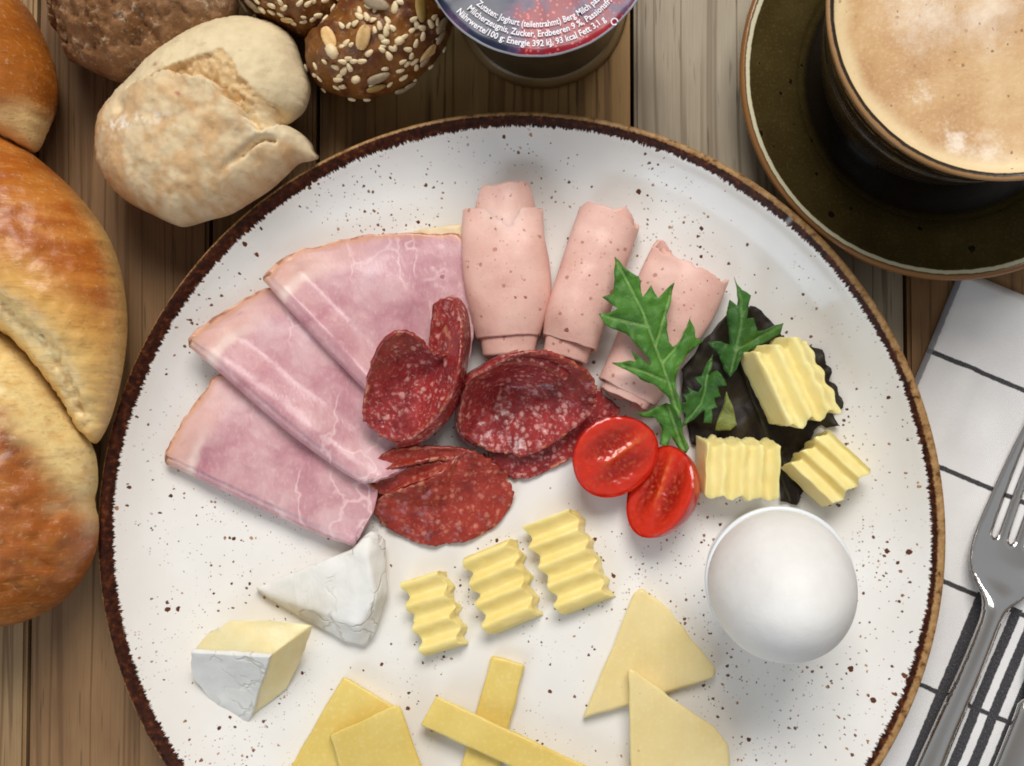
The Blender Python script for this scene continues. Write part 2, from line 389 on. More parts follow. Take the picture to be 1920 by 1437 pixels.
# ------------------------------------------------------------------ cloth
ed = (at(1722, 690, .001)-at(1787, 535, .001)); ed.z = 0; ed.normalize()       # along the broad stripes, towards the near end
cv = -ed; cu = Vector((cv.y, -cv.x, 0))                                        # cu to the right
c_org = at(1800, 505, .001); c_org.z = 0
EDGE_U = 0.0
def cu_of(px, py): p = at(px, py, .001)-c_org; return p.dot(cu), p.dot(cv)
_A = [cu_of(*p)[0] for p in ((1718, 1437), (1790, 1437), (1827, 1437), (1867, 1437))]
_B = [cu_of(*p)[0] for p in ((1800, 1190), (1878, 1190), (1920, 1180), (1960, 1180))]
STRIPES = [((a+b)/2, h) for a, b, h in zip(_A, _B, (.0021, .0017, .0017, .0017))]
STRIPES += [(STRIPES[-1][0]+.0074*k, .0017) for k in (1, 2, 3)]
vl = [cu_of(*p)[1] for p in ((1830, 705), (1815, 899), (1790, 1090), (1745, 1275))]
STRIPE_TOP = vl[2]-.0002
m_cl = m_cloth()
V = []; Fc = []; nu, nv = 60, 100; LU, LV = .24, .30
for i in range(nu+1):
    for j in range(nv+1):
        u = LU*i/nu; v = -LV*j/nv
        p = c_org+cu*u+cv*v
        zz = 0.0022+.0013*fbm(u*14, v*14, 2, 3)+.0020*math.exp(-((u-.0155-.012*v)/.0035)**2)*sstep(-.02, -.03, v)*sstep(-.085, -.07, v)
        if i == 0 or j == 0 or i == nu or j == nv: zz -= .0006
        V.append((p.x, p.y, max(zz, .0009)))
for i in range(nu):
    for j in range(nv):
        a = i*(nv+1)+j; Fc.append((a, a+1, a+nv+2, a+nv+1))
cl = mesh('cloth_napkin', [(( Vector(q)-c_org).dot(cu), (Vector(q)-c_org).dot(cv)-(vl[1]), q[2]) for q in V], Fc, None, [m_cl], origin=(0, 0, 0))
STRIPE_TOP -= vl[1]
cl.location = c_org+cv*vl[1]; cl.rotation_euler = (0, 0, math.atan2(cu.y, cu.x))
mod(cl, 'SOLIDIFY', thickness=.0008, offset=-1)
for nd in [q for q in m_cl.node_tree.nodes if q.type == 'MATH' and q.operation == 'LESS_THAN']: nd.inputs[1].default_value = STRIPE_TOP
tag(cl, 'white cloth napkin with dark grey checks and broad stripes under the fork', 'napkin')

# ------------------------------------------------------------------ plate
pc = at(966, 998, .021); RP = (at(1772, 1010, .021)-at(180, 1010, .021)).length/2
KP = RP/.14
prof = [(.0, .0062), (.03, .0062), (.06, .0062), (.09, .0062), (.104, .0064), (.113, .0072), (.121, .0092), (.127, .0122), (.132, .0160), (.1352, .0190), (.1372, .0206), (.1384, .0212),
        (.1394, .0211), (.14, .0203), (.1399, .0193), (.1388, .0180), (.134, .0140), (.128, .0092), (.120, .0055), (.110, .0030), (.0950, .0024), (.0935, .0006), (.0915, .0001), (.0885, .0001), (.0875, .0016), (.06, .0022), (.0, .0022)]
prof = [tuple(p) for p in spline(prof, 4, False)]
V, Fc = lathe([(max(r, .0004), z) for r, z in prof], 200)
plate = mesh('dinner_plate', [(x*KP, y*KP, z) for x, y, z in V], Fc, None, [m_plate()], origin=(0, 0, 0))
plate.location = (pc.x, pc.y, .0)
tag(plate, 'large round white speckled stoneware plate with ragged dark brown rim', 'plate')
def zplate(x, y):
    r = math.hypot(x-pc.x, y-pc.y)/KP
    return np.interp(r, [0, .104, .113, .121, .127, .132, .1372, .139], [.0062, .0064, .0072, .0092, .0122, .016, .0206, .0212])

# ------------------------------------------------------------------ saucer, cup, coffee
sc_ = at(1785, 132, .019); RS = (at(1785+400, 132, .019)-at(1785-400, 132, .019)).length/2
k = RS/.07
prof = [(.0004, .0060), (.026, .0060), (.034, .0061), (.044, .0064), (.0478, .0074), (.0500, .0096), (.054, .0122), (.061, .0152), (.0662, .0180), (.0685, .0192), (.0696, .0190), (.07, .0182), (.0694, .0170), (.062, .0120), (.050, .0068), (.040, .0040), (.0385, .0006), (.0365, .0001), (.0345, .0006), (.033, .0030), (.0004, .0034)]
prof = [tuple(p) for p in spline(prof, 4, False)]
V, Fc = lathe([(max(r*k, .0004), z) for r, z in prof], 160)
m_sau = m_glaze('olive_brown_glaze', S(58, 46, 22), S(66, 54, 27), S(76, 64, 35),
                [(.0675*k, .0009, S(232, 224, 190), .85), (.0694*k, .0012, S(138, 92, 48), .9), (.0, .049*k, S(20, 14, 8), .95)])  # last entry paints the shade around the cup into the well's glaze colour
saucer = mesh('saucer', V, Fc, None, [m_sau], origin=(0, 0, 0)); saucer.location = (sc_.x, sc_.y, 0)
tag(saucer, 'olive brown glazed saucer with tan edge under the coffee cup', 'saucer')
ZC = .077
cc = at(1880, 14, ZC); RC = (at(1880+334, 14, ZC)-at(1880-334, 14, ZC)).length/2
k = RC/.05
prof = [(.0004, .006), (.029, .006), (.034, .010), (.040, .022), (.0440, .040), (.0448, .046), (.0444, .0475), (.0462, .054), (.0484, .064), (.0495, .0695), (.05, .0708), (.0498, .0716), (.0487, .0717), (.0475, .0708), (.0468, .066), (.0448, .050), (.040, .028), (.030, .012), (.0004, .010)]
prof = [(r, z-.006) for r, z in prof]
prof = [tuple(p) for p in spline(prof, 4, False)]
V, Fc = lathe([(max(r*k, .0004), z) for r, z in prof], 160)
cup = thing('coffee_cup', (cc.x, cc.y, .0063), 'dark brown glazed cup filled with milky coffee on the saucer', 'cup')
g_cup = m_glaze('dark_brown_glaze', S(24, 17, 10), S(38, 27, 15), S(58, 42, 24),
                [(.0497*k, .0010, S(168, 126, 80), .8), (.0484*k, .0005, S(40, 28, 18), .7), (.0470*k, .0010, S(220, 198, 156), .85)], zmin=.060)
mesh('cup_body', [(x+cc.x, y+cc.y, z*1.09+.0063) for x, y, z in V], Fc, cup, [g_cup], origin=(cc.x, cc.y, .0063))
# handle, on the far side of the cup
V = []; Fc = []; nn = 24; mm = 10; ha = math.radians(38)
for i in range(nn+1):
    t = i/nn; a = -1.25+2.5*t
    rr = .042*k+.021*math.cos(a)*1.1; zz = .0063+.040+.021*math.sin(a)
    for j in range(mm):
        b = 2*math.pi*j/mm; e = .0036
        r2 = rr+e*math.cos(b)*math.cos(a); z2 = zz+e*math.cos(b)*math.sin(a); s2 = e*1.3*math.sin(b)
        V.append((cc.x+r2*math.cos(ha)-s2*math.sin(ha), cc.y+r2*math.sin(ha)+s2*math.cos(ha), z2))
for i in range(nn):
    for j in range(mm): Fc.append((i*mm+j, i*mm+(j+1) % mm, (i+1)*mm+(j+1) % mm, (i+1)*mm+j))
mesh('handle', V, Fc, cup, [g_cup])
# coffee
g = G('coffee_foam'); o = g.obj(); x, y, z = g.sep(o)
r = g.math('SQRT', g.math('ADD', g.math('MULTIPLY', x, x), g.math('MULTIPLY', y, y)))
wv = g.n('ShaderNodeVectorMath', {'operation': 'ADD'}, i0=o, i1=g.n('ShaderNodeVectorMath', {'operation': 'SCALE'}, i0=g.noise(60, o, 3, out=1), Scale=.012).outputs[0]).outputs[0]
c = g.ramp(g.noise(42, wv, 5, .6), [(.28, S(170, 124, 76)), (.48, S(192, 150, 100)), (.66, S(210, 176, 130))])
c = g.mix(g.math('MULTIPLY', g.step(g.noise(900, o, 2), .5, .7), .25), c, S(222, 196, 156))
milk = None
for mx, my, mr in ((1735, 20, .012), (1850, 25, .011), (1715, 175, .004), (1790, 265, .004), (1850, 290, .006), (1980, -60, .014)):
    p = at(mx, my, ZC-.004)
    dd = g.math('SQRT', g.math('ADD', g.math('POWER', g.math('SUBTRACT', x, p.x-cc.x), 2), g.math('POWER', g.math('SUBTRACT', y, p.y-cc.y), 2)))
    q = g.step(g.math('ADD', dd, g.math('MULTIPLY', g.math('SUBTRACT', g.noise(110, o, 5, .75), .5), .03)), mr*1.4, -mr*.6)
    milk = q if milk is None else g.math('MAXIMUM', milk, q)
c = g.mix(g.math('MULTIPLY', milk, .7), c, S(240, 228, 210))
c = g.mix(g.math('MULTIPLY', g.step(g.math('ADD', r, g.math('MULTIPLY', g.noise(90, o, 2), .004)), .0425*k, .0475*k), .85), c, S(226, 204, 160))
s1, _ = speckle(g, o, 480, .5, .10, .34); s2, _ = speckle(g, o, 260, .26, .08, .22)
sp = g.math('MULTIPLY', g.math('MAXIMUM', s1, s2), g.step(g.noise(45, o, 3), .42, .58))
c = g.mix(g.math('MULTIPLY', sp, .8), c, S(120, 72, 38))
m_cof = g.out(c, .38, g.bump(g.math('SUBTRACT', g.noise(700, o, 3), sp), .2, .0004), spec=.4)
rc = .0474*k
prof = [(.0004, .0), (rc*.5, .0), (rc*.93, .0002), (rc*.985, .0010), (rc, .0016), (rc*.99, -.003), (.0004, -.006)]
V, Fc = lathe(prof, 120)
cof = mesh('coffee', V, Fc, None, [m_cof], origin=(0, 0, 0)); cof.location = (cc.x, cc.y, ZC-.0045)
tag(cof, 'pale brown milk foam on the coffee inside the cup', 'coffee')

# ------------------------------------------------------------------ yoghurt pot
ZY = .062
lc = at(1006, -112, ZY); bc = at(1028, -14, 0); RL = (at(1006+221, -112, ZY)-at(1006-221, -112, ZY)).length/2; RB = (at(1030+150, -14, 0)-at(1030-150, -14, 0)).length/2
m_pot = m_simple('olive_pot_plastic', S(44, 36, 24), S(62, 52, 36), 60, .3, spec=.5)
m_tanring = m_simple('tan_pot_foot', S(128, 100, 64), S(146, 118, 80), 60, .35)
pot = thing('yoghurt_pot', ((lc.x+bc.x)/2, (lc.y+bc.y)/2, 0), 'small yoghurt pot with navy and red berry print foil lid', 'yoghurt pot')
ax = Vector(((lc.x+bc.x)/2, (lc.y+bc.y)/2, 0)); ax = Vector((lc.x*.75+bc.x*.25, lc.y*.75+bc.y*.25, 0))
V, Fc = lathe([(.0004, .0055), (RB*.97, .0055), (RB*.985, .008), (RB*1.0, .012), (RL*.93, ZY-.004), (RL*.955, ZY-.002), (RL*.965, ZY-.0008), (.0004, ZY-.0008)], 96, ax)
mesh('pot_body', V, Fc, pot, [m_pot])
V, Fc = lathe([(.0004, 0), (RB*.96, 0), (RB*1.03, .0008), (RB*1.06, .002), (RB*1.03, .004), (RB*.985, .006), (.0004, .0055)], 96, ax)
mesh('pot_foot', V, Fc, pot, [m_tanring])
g = G('berry_print_foil'); o = g.obj()
wv = g.n('ShaderNodeVectorMath', {'operation': 'ADD'}, i0=o, i1=g.n('ShaderNodeVectorMath', {'operation': 'SCALE'}, i0=g.noise(60, o, 3, out=1), Scale=.02).outputs[0]).outputs[0]
n1 = g.noise(48, wv, 3, .5)
c = g.ramp(n1, [(.34, S(22, 28, 44)), (.47, S(42, 46, 70)), (.54, S(92, 66, 94)), (.60, S(132, 26, 42)), (.74, S(164, 40, 46))])
q = g.n('ShaderNodeTexVoronoi', None, Vector=o, Scale=700)
c = g.mix(g.math('MULTIPLY', g.math('MULTIPLY', g.step(q.outputs['Distance'], .35, .2), g.step(n1, .5, .62)), .5), c, S(240, 130, 120))
x, y, z = g.sep(o)
r = g.math('SQRT', g.math('ADD', g.math('MULTIPLY', x, x), g.math('MULTIPLY', y, y)))
c = g.mix(g.step(r, RL*.982, RL*.99), c, S(176, 178, 186))
m_lid = g.out(c, .28, g.bump(g.noise(90, o, 2), .1, .001), spec=.3)
V, Fc = lathe([(.0004, ZY), (RL*.9, ZY), (RL*.93, ZY+.0003), (RL*.985, ZY+.0002), (RL, ZY-.0003), (RL*.995, ZY-.0009), (RL*.97, ZY-.0005), (.0004, ZY-.0006)], 120, (lc.x, lc.y, 0))
V = [(x_+.0004*fbm(x_*90, y_*90, 1)*(math.hypot(x_-lc.x, y_-lc.y)/RL)**6, y_, z_+.0007*fbm(x_*120, y_*120)*(math.hypot(x_-lc.x, y_-lc.y)/RL)**8) for x_, y_, z_ in V]
lid = mesh('lid', V, Fc, pot, [m_lid], origin=(lc.x, lc.y, ZY))
m_ink = m_simple('white_ink', S(232, 226, 232), S(240, 236, 240), 50, .5)
def arc_text(txt, r_, a0, a1, hgt):
    cu_ = bpy.data.curves.new('t', 'FONT'); cu_.body = txt; cu_.size = 1; cu_.resolution_u = 2; cu_.offset = .018
    to = bpy.data.objects.new('t', cu_); COL.objects.link(to)
    bpy.context.view_layer.update()
    me = bpy.data.meshes.new_from_object(to.evaluated_get(bpy.context.evaluated_depsgraph_get()))
    bpy.data.objects.remove(to); bpy.data.curves.remove(cu_)
    bm = bmesh.new(); bm.from_mesh(me)
    bmesh.ops.triangulate(bm, faces=bm.faces)
    xs = [v.co.x for v in bm.verts]; x0, x1 = min(xs), max(xs)
    for v in bm.verts:
        a = a0+(a1-a0)*(v.co.x-x0)/(x1-x0); rr = r_-v.co.y*hgt
        v.co = Vector((lc.x+rr*math.cos(a), lc.y+rr*math.sin(a), ZY+.0005))
    bm.to_mesh(me); bm.free(); me.name = 'printed_text'
    return link('printed_text', me, lid, [m_ink], smooth=False)
q = RL/221
rad = math.radians
arc_text('Zutaten: Joghurt (teilentrahmt) Berg Milch past.', 166*q, rad(-133), rad(-42), 17*q)
arc_text('Milcherzeugnis, Zucker, Erdbeeren 9 %, Passionsfr.', 184*q, rad(-135), rad(-40), 17*q)
arc_text('Nährwerte/100 g: Energie 392 kJ, 93 kcal Fett 3,1 g', 202*q, rad(-138), rad(-50), 17*q)
V = []; Fc = []
for i in range(28):
    a = 2*math.pi*i/28
    for rr in (7*q, 5*q): p = at(1152, 42, ZY); V.append((p.x+rr*math.cos(a), p.y+rr*math.sin(a), ZY+.0006))
for i in range(24): Fc.append((2*i, 2*i+1, (2*i+3) % 56, (2*i+2) % 56))
mesh('printed_mark', V, Fc, lid, [m_ink], smooth=False)

# ------------------------------------------------------------------ bread
def inflate(name, outline, zmid, hup, hdown, sp, mat_, feat=None, tint=None, parent=None, nit=700, rough=.0006, fscale=300, power=.5, floor=0.0, n=5, hn=None):
    """a pillow of dough from an outline seen at height zmid; feat(px,py)->extra height, tint(px,py,t)->colour"""
    ol = spline(outline, n); W = [at(p[0], p[1], zmid) for p in ol]
    P, T, nr = cdt([(q.x, q.y) for q in W], sp)
    N = len(P); rim = np.zeros(N, bool); rim[seg_dist(P, [(q.x, q.y) for q in W]) < sp*.2] = True
    E = set()
    for t in T:
        for a, b in ((t[0], t[1]), (t[1], t[2]), (t[2], t[0])): E.add((min(a, b), max(a, b)))
    E = np.array(list(E)); I = np.concatenate([E[:, 0], E[:, 1]]); J = np.concatenate([E[:, 1], E[:, 0]])
    deg = np.bincount(I, minlength=N).astype(float); phi = np.zeros(N)
    for _ in range(nit):
        phi = np.bincount(I, weights=phi[J], minlength=N)/deg+1; phi[rim] = 0
    t = (phi/phi.max())**power
    top = []; bot = []; cols = []; pxs = []
    for i in range(N):
        x_, y_ = P[i]; a, b = px_of(x_, y_, zmid); pxs.append((a, b))
    pxs = np.array(pxs)
    fz = feat(pxs, t) if feat else np.zeros(N)
    cz = tint(pxs, t) if tint else np.ones((N, 3))
    for i in range(N):
        x_, y_ = P[i]
        nz = fbm(x_*fscale, y_*fscale, 1.7, 4)*rough*min(1, t[i]*3)+(hn or 0)*fbm(x_*60, y_*60, 5, 3)*min(1, t[i]*2)
        top.append((x_, y_, zmid+hup*t[i]+nz+fz[i]*min(1, t[i]*3)))
    V = list(top); idx = {}
    for i in range(N):
        if rim[i]: idx[i] = i
        else:
            idx[i] = len(V); x_, y_ = P[i]
            V.append((x_, y_, max(floor, zmid-hdown*min(1, 1.35*t[i]**(1/power)))))
            cz = np.vstack([cz, cz[i:i+1]])
    Fc = list(T)+[(idx[c], idx[b], idx[a]) for a, b, c in T]
    ob = mesh(name, V, Fc, parent, [mat_], attrs={'tint': cz})
    ob_top = (np.array(top), T)
    return ob, ob_top
def nz2(P, s, z=0, o=4): return np.array([fbm(p[0]*s, p[1]*s, z, o) for p in P])
def C3(r, g_, b): return np.array([lin(r), lin(g_), lin(b)])
def blend(a, b, k): k = np.clip(k, 0, 1)[:, None]; return a*(1-k)+b*k
def ss(a, b, x): t = np.clip((x-a)/(b-a), 0, 1); return t*t*(3-2*t)

# pale torn roll
pale = Zm([(80, 830), (100, 700), (150, 620), (230, 540), (330, 430), (470, 300), (620, 180), (780, 100), (850, 75), (930, 60), (1050, 50), (1150, 75), (1230, 95), (1300, 140), (1350, 210), (1390, 330), (1430, 430), (1445, 520), (1410, 640), (1330, 715), (1270, 745),
           (1330, 755), (1400, 800), (1455, 860), (1470, 905), (1500, 945), (1440, 968), (1370, 985), (1290, 1060), (1190, 1150), (1050, 1240), (930, 1310), (800, 1345), (650, 1388), (560, 1370), (430, 1310), (260, 1220), (140, 1090), (90, 960)], 160, 20, 3.42)
tearU = Zm([(330, 590), (470, 570), (580, 515), (680, 470), (800, 430), (900, 395), (985, 362), (1040, 420), (1090, 520), (1190, 620), (1330, 715), (1500, 760)], 160, 20, 3.42)
tearL = Zm([(330, 600), (450, 582), (540, 560), (640, 535), (720, 530), (800, 555), (900, 560), (960, 600), (985, 650), (1060, 690), (1150, 800), (1200, 870), (1330, 760), (1600, 700)], 160, 20, 3.42)
flap_lo = Zm([(930, 1160), (1010, 1055), (1090, 1000), (1170, 930), (1225, 893), (1270, 900)], 160, 20, 3.42)
def yline(P, line):
    L = np.array(line); return np.interp(P[:, 0], L[:, 0], L[:, 1])
wob = lambda P: 5.5*nz2(P, .10, 3, 3)
def pale_feat(P, t):
    w_ = wob(P); yl = yline(P, tearL)+w_; yu = yline(P, tearU)+w_*.6
    on = (P[:, 0] > 250)
    lower = ss(-1.5, 2.5, P[:, 1]-yl)*ss(250, 330, P[:, 0])                         # flap stands proud
    gap = ss(-2, 3, P[:, 1]-yu)*(1-ss(-1, 2, P[:, 1]-yl))*ss(262, 300, P[:, 0])
    z_ = .0050*lower*np.exp(-np.maximum(P[:, 1]-yl, 0)/75)-.0065*gap*np.exp(-np.maximum(yl-P[:, 1], 0)/34)
    z_ += gap*.0016*nz2(P, .11, 8)
    d = seg_dist(P, flap_lo, False); z_ -= .0042*np.exp(-(d/4.6)**2)*ss(425, 510, P[:, 0])*(1+.4*nz2(P, .12, 2))
    dd = np.hypot(P[:, 0]-262, P[:, 1]-228); z_ -= .0022*np.exp(-(dd/14)**2)
    z_ += .0006*nz2(P, .03, 5)*(P[:, 1] > yl)
    return z_
def pale_tint(P, t):
    w_ = wob(P); yl = yline(P, tearL)+w_; yu = yline(P, tearU)+w_*.6
    c = np.tile(C3(222, 198, 158), (len(P), 1))
    up = 1-ss(-6, 6, P[:, 1]-yu)
    c = blend(c, C3(222, 204, 166), up*.9)
    low = ss(-1, 3, P[:, 1]-yl)
    c = blend(c, C3(210, 172, 126), low*ss(-.25, .35, nz2(P, .022, 1))*ss(150, 330, P[:, 1]+.2*P[:, 0]))
    c = blend(c, C3(194, 150, 98), low*ss(.0, .6, nz2(P, .05, 2))*.5*ss(0, 60, P[:, 1]-yl))
    gap = ss(-2, 3, P[:, 1]-yu)*(1-ss(-1, 2, P[:, 1]-yl))*ss(262, 300, P[:, 0])
    c = blend(c, C3(214, 184, 138), gap); c = blend(c, C3(196, 158, 108), gap*ss(-.1, .5, nz2(P, .12, 9))*.6)
    torn = ss(480, 500, P[:, 0])*ss(210, 235, P[:, 1])*(1-ss(-14, 4, P[:, 1]-(yline(P, Zm([(960, 600), (1060, 760), (1170, 930), (1260, 900), (1500, 940)], 160, 20, 3.42)))))
    c = blend(c, C3(236, 218, 182), torn*.8)
    fl = np.exp(-(np.hypot((P[:, 0]-255)/34, (P[:, 1]-264)/13))**2)+.7*np.exp(-(np.hypot((P[:, 0]-320)/50, (P[:, 1]-255)/12))**2)
    c = blend(c, C3(246, 238, 222), np.clip(fl, 0, 1)*ss(-.15, .45, nz2(P, .09, 12)))
    for a, b in ((326, 152), (380, 216), (384, 219)):
        c = blend(c, C3(158, 66, 50), np.exp(-(np.hypot(P[:, 0]-a, P[:, 1]-b)/3.6)**2)*.8)
    return c
m_pale = m_bread('floured_pale_crust', .7, 480, .22, spec=.2)
ob, _ = inflate('torn_bread_roll', pale, .024, .024, .024, .00075, m_pale, pale_feat, pale_tint, rough=.0004, nit=1700, hn=.0009, power=.52)
tag(ob, 'pale floury bread roll with torn open crust against the plate rim', 'bread roll')

# dark rye roll
rye = [(72, -40), (85, -5), (98, 20), (94, 45), (112, 66), (126, 92), (128, 112), (160, 128), (196, 145), (238, 158), (300, 150), (360, 120), (420, 75), (448, 20), (450, -40), (420, -95), (340, -130), (240, -140), (140, -110)]
def rye_feat(P, t): return -.006*ss(165, 95, P[:, 0]-.15*P[:, 1])*ss(-.3, .4, nz2(P, .07, 4))-.0016*ss(.1, .5, nz2(P, .06, 14))
def rye_tint(P, t):
    c = np.tile(C3(134, 94, 60), (len(P), 1))
    c = blend(c, C3(102, 64, 32), ss(-.2, .5, nz2(P, .02, 6)))
    c = blend(c, C3(156, 124, 94), ss(250, 420, P[:, 0])*ss(120, -20, P[:, 1])*.7)
    c = blend(c, C3(166, 128, 92), ss(170, 105, P[:, 0]-.2*P[:, 1])*ss(-.2, .5, nz2(P, .09, 3)))
    return c
m_rye = m_bread('rye_crust', .75, 600, .9, spec=.2, flour=.45)
ob, _ = inflate('rye_roll', rye, .022, .024, .022, .0009, m_rye, rye_feat, rye_tint, rough=.0028, fscale=300, nit=1200, hn=.0018)
tag(ob, 'dark brown rye roll with craggy torn end beside the braided loaf', 'bread roll')

# braided loaf
m_braid = m_bread('egg_glazed_crust', .40, 520, .30, streak=.9, spec=.45, coat=.15)
loaf = thing('braided_loaf', at(40, 650, 0), 'golden egg glazed braided loaf with pale seams, touching the plate', 'loaf')
s1 = [(-130, -60), (-20, -40), (45, 8), (82, 70), (104, 140), (103, 200), (88, 250), (68, 286), (30, 275), (-10, 262), (-130, 240)]
def t1(P, t):
    c = np.tile(C3(172, 98, 30), (len(P), 1))
    c = blend(c, C3(150, 80, 24), ss(-.2, .5, nz2(P*np.array([1, .5]), .02, 3))*.7)
    c = blend(c, C3(236, 204, 142), ss(205, 262, P[:, 1]+.08*P[:, 0]+8*nz2(P, .03, 2)))
    return c
inflate('strand', s1, .026, .030, .026, .0013, m_braid, None, t1, loaf, rough=.0004, nit=700, hn=.0012)
s2 = [(-150, 215), (-20, 248), (35, 272), (108, 328), (165, 388), (205, 448), (228, 515), (239, 600), (233, 680), (216, 760), (196, 812), (176, 832), (148, 800), (120, 745), (80, 690), (20, 630), (-150, 570)]
ridge = [(-150, 540), (0, 545), (70, 590), (130, 650), (160, 720), (178, 790)]
def f2(P, t):
    d = seg_dist(P, ridge, False); return -.0030*np.exp(-(d/18)**2)*(1+.7*nz2(P, .08, 3))+.0012*np.exp(-(d/34)**2)*nz2(P*np.array([1.6, .5]), .09, 31)+.0004*nz2(P*np.array([.4, 1]), .06, 2)
def t2(P, t):
    c = np.tile(C3(172, 92, 26), (len(P), 1))
    c = blend(c, C3(194, 120, 48), ss(-.2, .4, nz2(P*np.array([.4, 1.2]), .03, 4)))
    yy = P[:, 1]-np.interp(P[:, 0], [0, 120, 240], [500, 540, 640])
    c = blend(c, C3(222, 166, 86), ss(-70, 20, yy+14*nz2(P, .03, 7)))
    c = blend(c, C3(228, 188, 114), ss(0, 80, yy+22*nz2(P, .045, 8))*.9)
    d = seg_dist(P, ridge, False); c = blend(c, C3(238, 216, 160), np.exp(-(d/26)**2)*.8); c = blend(c, C3(196, 140, 70), np.exp(-(d/9)**2)*ss(-.1, .4, nz2(P, .08, 21))*.7)
    c = blend(c, C3(226, 188, 118), ss(.42, .12, t)*ss(120, 200, P[:, 0])*.8)
    return c
inflate('strand', s2, .028, .032, .026, .0012, m_braid, f2, t2, loaf, rough=.0006, nit=800, hn=.0015)
s3 = [(-150, 540), (-20, 585), (45, 632), (95, 695), (130, 750), (162, 812), (180, 855), (184, 905), (178, 940), (186, 985), (178, 1040), (150, 1092), (112, 1132), (60, 1160), (0, 1176), (-150, 1190)]
seam = [(188, 938), (150, 955), (125, 1000), (132, 1050)]
def f3(P, t):
    d = seg_dist(P, seam, False); return -.0020*np.exp(-(d/9)**2)+.0010*nz2(P, .03, 12)
def t3(P, t):
    yy = P[:, 1]-np.interp(P[:, 0], [-150, 0, 60, 130, 190], [560, 600, 650, 750, 880])
    c = np.tile(C3(168, 92, 32), (len(P), 1))
    c = blend(c, C3(136, 74, 30), ss(.0, .5, nz2(P, .016, 3)))
    c = blend(c, C3(184, 112, 48), ss(.0, .5, nz2(P, .03, 5))*.7)
    pale_ = 1-ss(55, 150, yy+26*nz2(P, .028, 4))
    c = blend(c, C3(240, 214, 148), pale_)
    c = blend(c, C3(222, 176, 104), pale_*ss(.1, .5, nz2(P, .06, 6))*.6)
    c = blend(c, C3(228, 188, 132), np.exp(-(np.hypot(P[:, 0]-148, P[:, 1]-945)/13)**2)*.6)
    return c
inflate('strand', s3, .025, .034, .0245, .0012, m_braid, f3, t3, loaf, rough=.0006, nit=800, hn=.0015)

# seeded roll
m_seedcrust = m_bread('malt_crust', .45, 420, .6, spec=.4, coat=.1)
sroll = thing('seeded_roll', at(680, 20, 0), 'dark malt roll sprinkled with sesame, oats and pumpkin seeds', 'bread roll')
l1 = [(430, -110), (440, -30), (458, 10), (495, 40), (540, 62), (585, 70), (618, 52), (640, 22), (668, -10), (690, -60), (680, -120), (560, -150)]
l2 = [(578, 70), (574, 120), (590, 155), (622, 175), (670, 186), (715, 181), (760, 163), (800, 132), (832, 92), (850, 45), (856, -20), (840, -90), (760, -130), (690, -100), (668, -20), (640, 14), (622, 45)]
def ts(P, t):
    c = np.tile(C3(128, 78, 28), (len(P), 1))
    c = blend(c, C3(92, 46, 18), ss(-.2, .4, nz2(P, .03, 3))); c = blend(c, C3(160, 108, 48), ss(.15, .6, nz2(P, .022, 7))*.7)
    return c
_, T1 = inflate('lobe', l1, .022, .024, .022, .0012, m_seedcrust, None, ts, sroll, rough=.0021, nit=700, hn=.0015)
_, T2 = inflate('lobe', l2, .022, .025, .022, .0012, m_seedcrust, None, ts, sroll, rough=.0021, nit=800, hn=.0015)
m_ses = m_simple('sesame', S(222, 196, 150), S(238, 218, 178), 300, .5, sss=.2, ssc=.001)
m_oat = m_simple('oat', S(206, 160, 96), S(230, 194, 136), 300, .6)
m_pump = m_simple('pumpkin_seed', S(150, 118, 58), S(180, 146, 82), 200, .4)
m_sun = m_simple('sunflower_seed', S(146, 124, 96), S(176, 156, 126), 200, .5)
def ellip(name, a, b, c_, nu=8, nv=5, groove=0, m=None, drop=.0):
    V = []; Fc = []
    for j in range(1, nv):
        th = math.pi*j/nv
        for i in range(nu):
            ph = 2*math.pi*i/nu
            x_ = a*math.cos(th); rr = math.sin(th)**(.8); taper = 1-drop*math.cos(th)
            y_ = b*rr*taper*math.cos(ph); z_ = c_*rr*math.sin(ph)
            if groove and math.sin(ph) > .3: z_ -= groove*math.exp(-(y_/(b*.18))**2)
            V.append((x_, y_, z_))
    n0 = len(V); V += [(a, 0, 0), (-a, 0, 0)]
    for j in range(nv-2):
        for i in range(nu): Fc.append((j*nu+i, j*nu+(i+1) % nu, (j+1)*nu+(i+1) % nu, (j+1)*nu+i))
    for i in range(nu):
        Fc.append((n0, (i+1) % nu, i)); Fc.append((n0+1, (nv-2)*nu+i, (nv-2)*nu+(i+1) % nu))
    me = bpy.data.meshes.new(name); me.from_pydata(V, [], Fc); me.materials.append(m)
    me.polygons.foreach_set('use_smooth', [True]*len(Fc)); return me
ME = {'sesame_seed': ellip('sesame_seed', .0016, .00095, .0006, m=m_ses, drop=.3), 'oat_flake': ellip('oat_flake', .0041, .0023, .0008, 14, 8, .0006, m_oat),
      'pumpkin_seed': ellip('pumpkin_seed', .0042, .0021, .0009, 10, 7, 0, m_pump, .15), 'sunflower_seed': ellip('sunflower_seed', .0040, .0020, .0010, 10, 7, 0, m_sun, .3),
      'nut_piece': ellip('nut_piece', .0018, .0015, .0012, 6, 4, 0, m_ses)}
def surf(TT, px, py):
    top = TT[0]
    prj = TT[2] if len(TT) > 2 else None
    Q = np.array([px_of(*v) for v in top]) if prj is None else prj
    i = np.argmin((Q[:, 0]-px)**2+(Q[:, 1]-py)**2)
    x_, y_, z_ = top[i]
    near = top[np.argsort((top[:, 0]-x_)**2+(top[:, 1]-y_)**2)[:22]]
    u_, s_, vh = np.linalg.svd(near-near.mean(0)); n_ = vh[2]; n_ = n_ if n_[2] > 0 else -n_
    return Vector((x_, y_, z_)), Vector(n_)
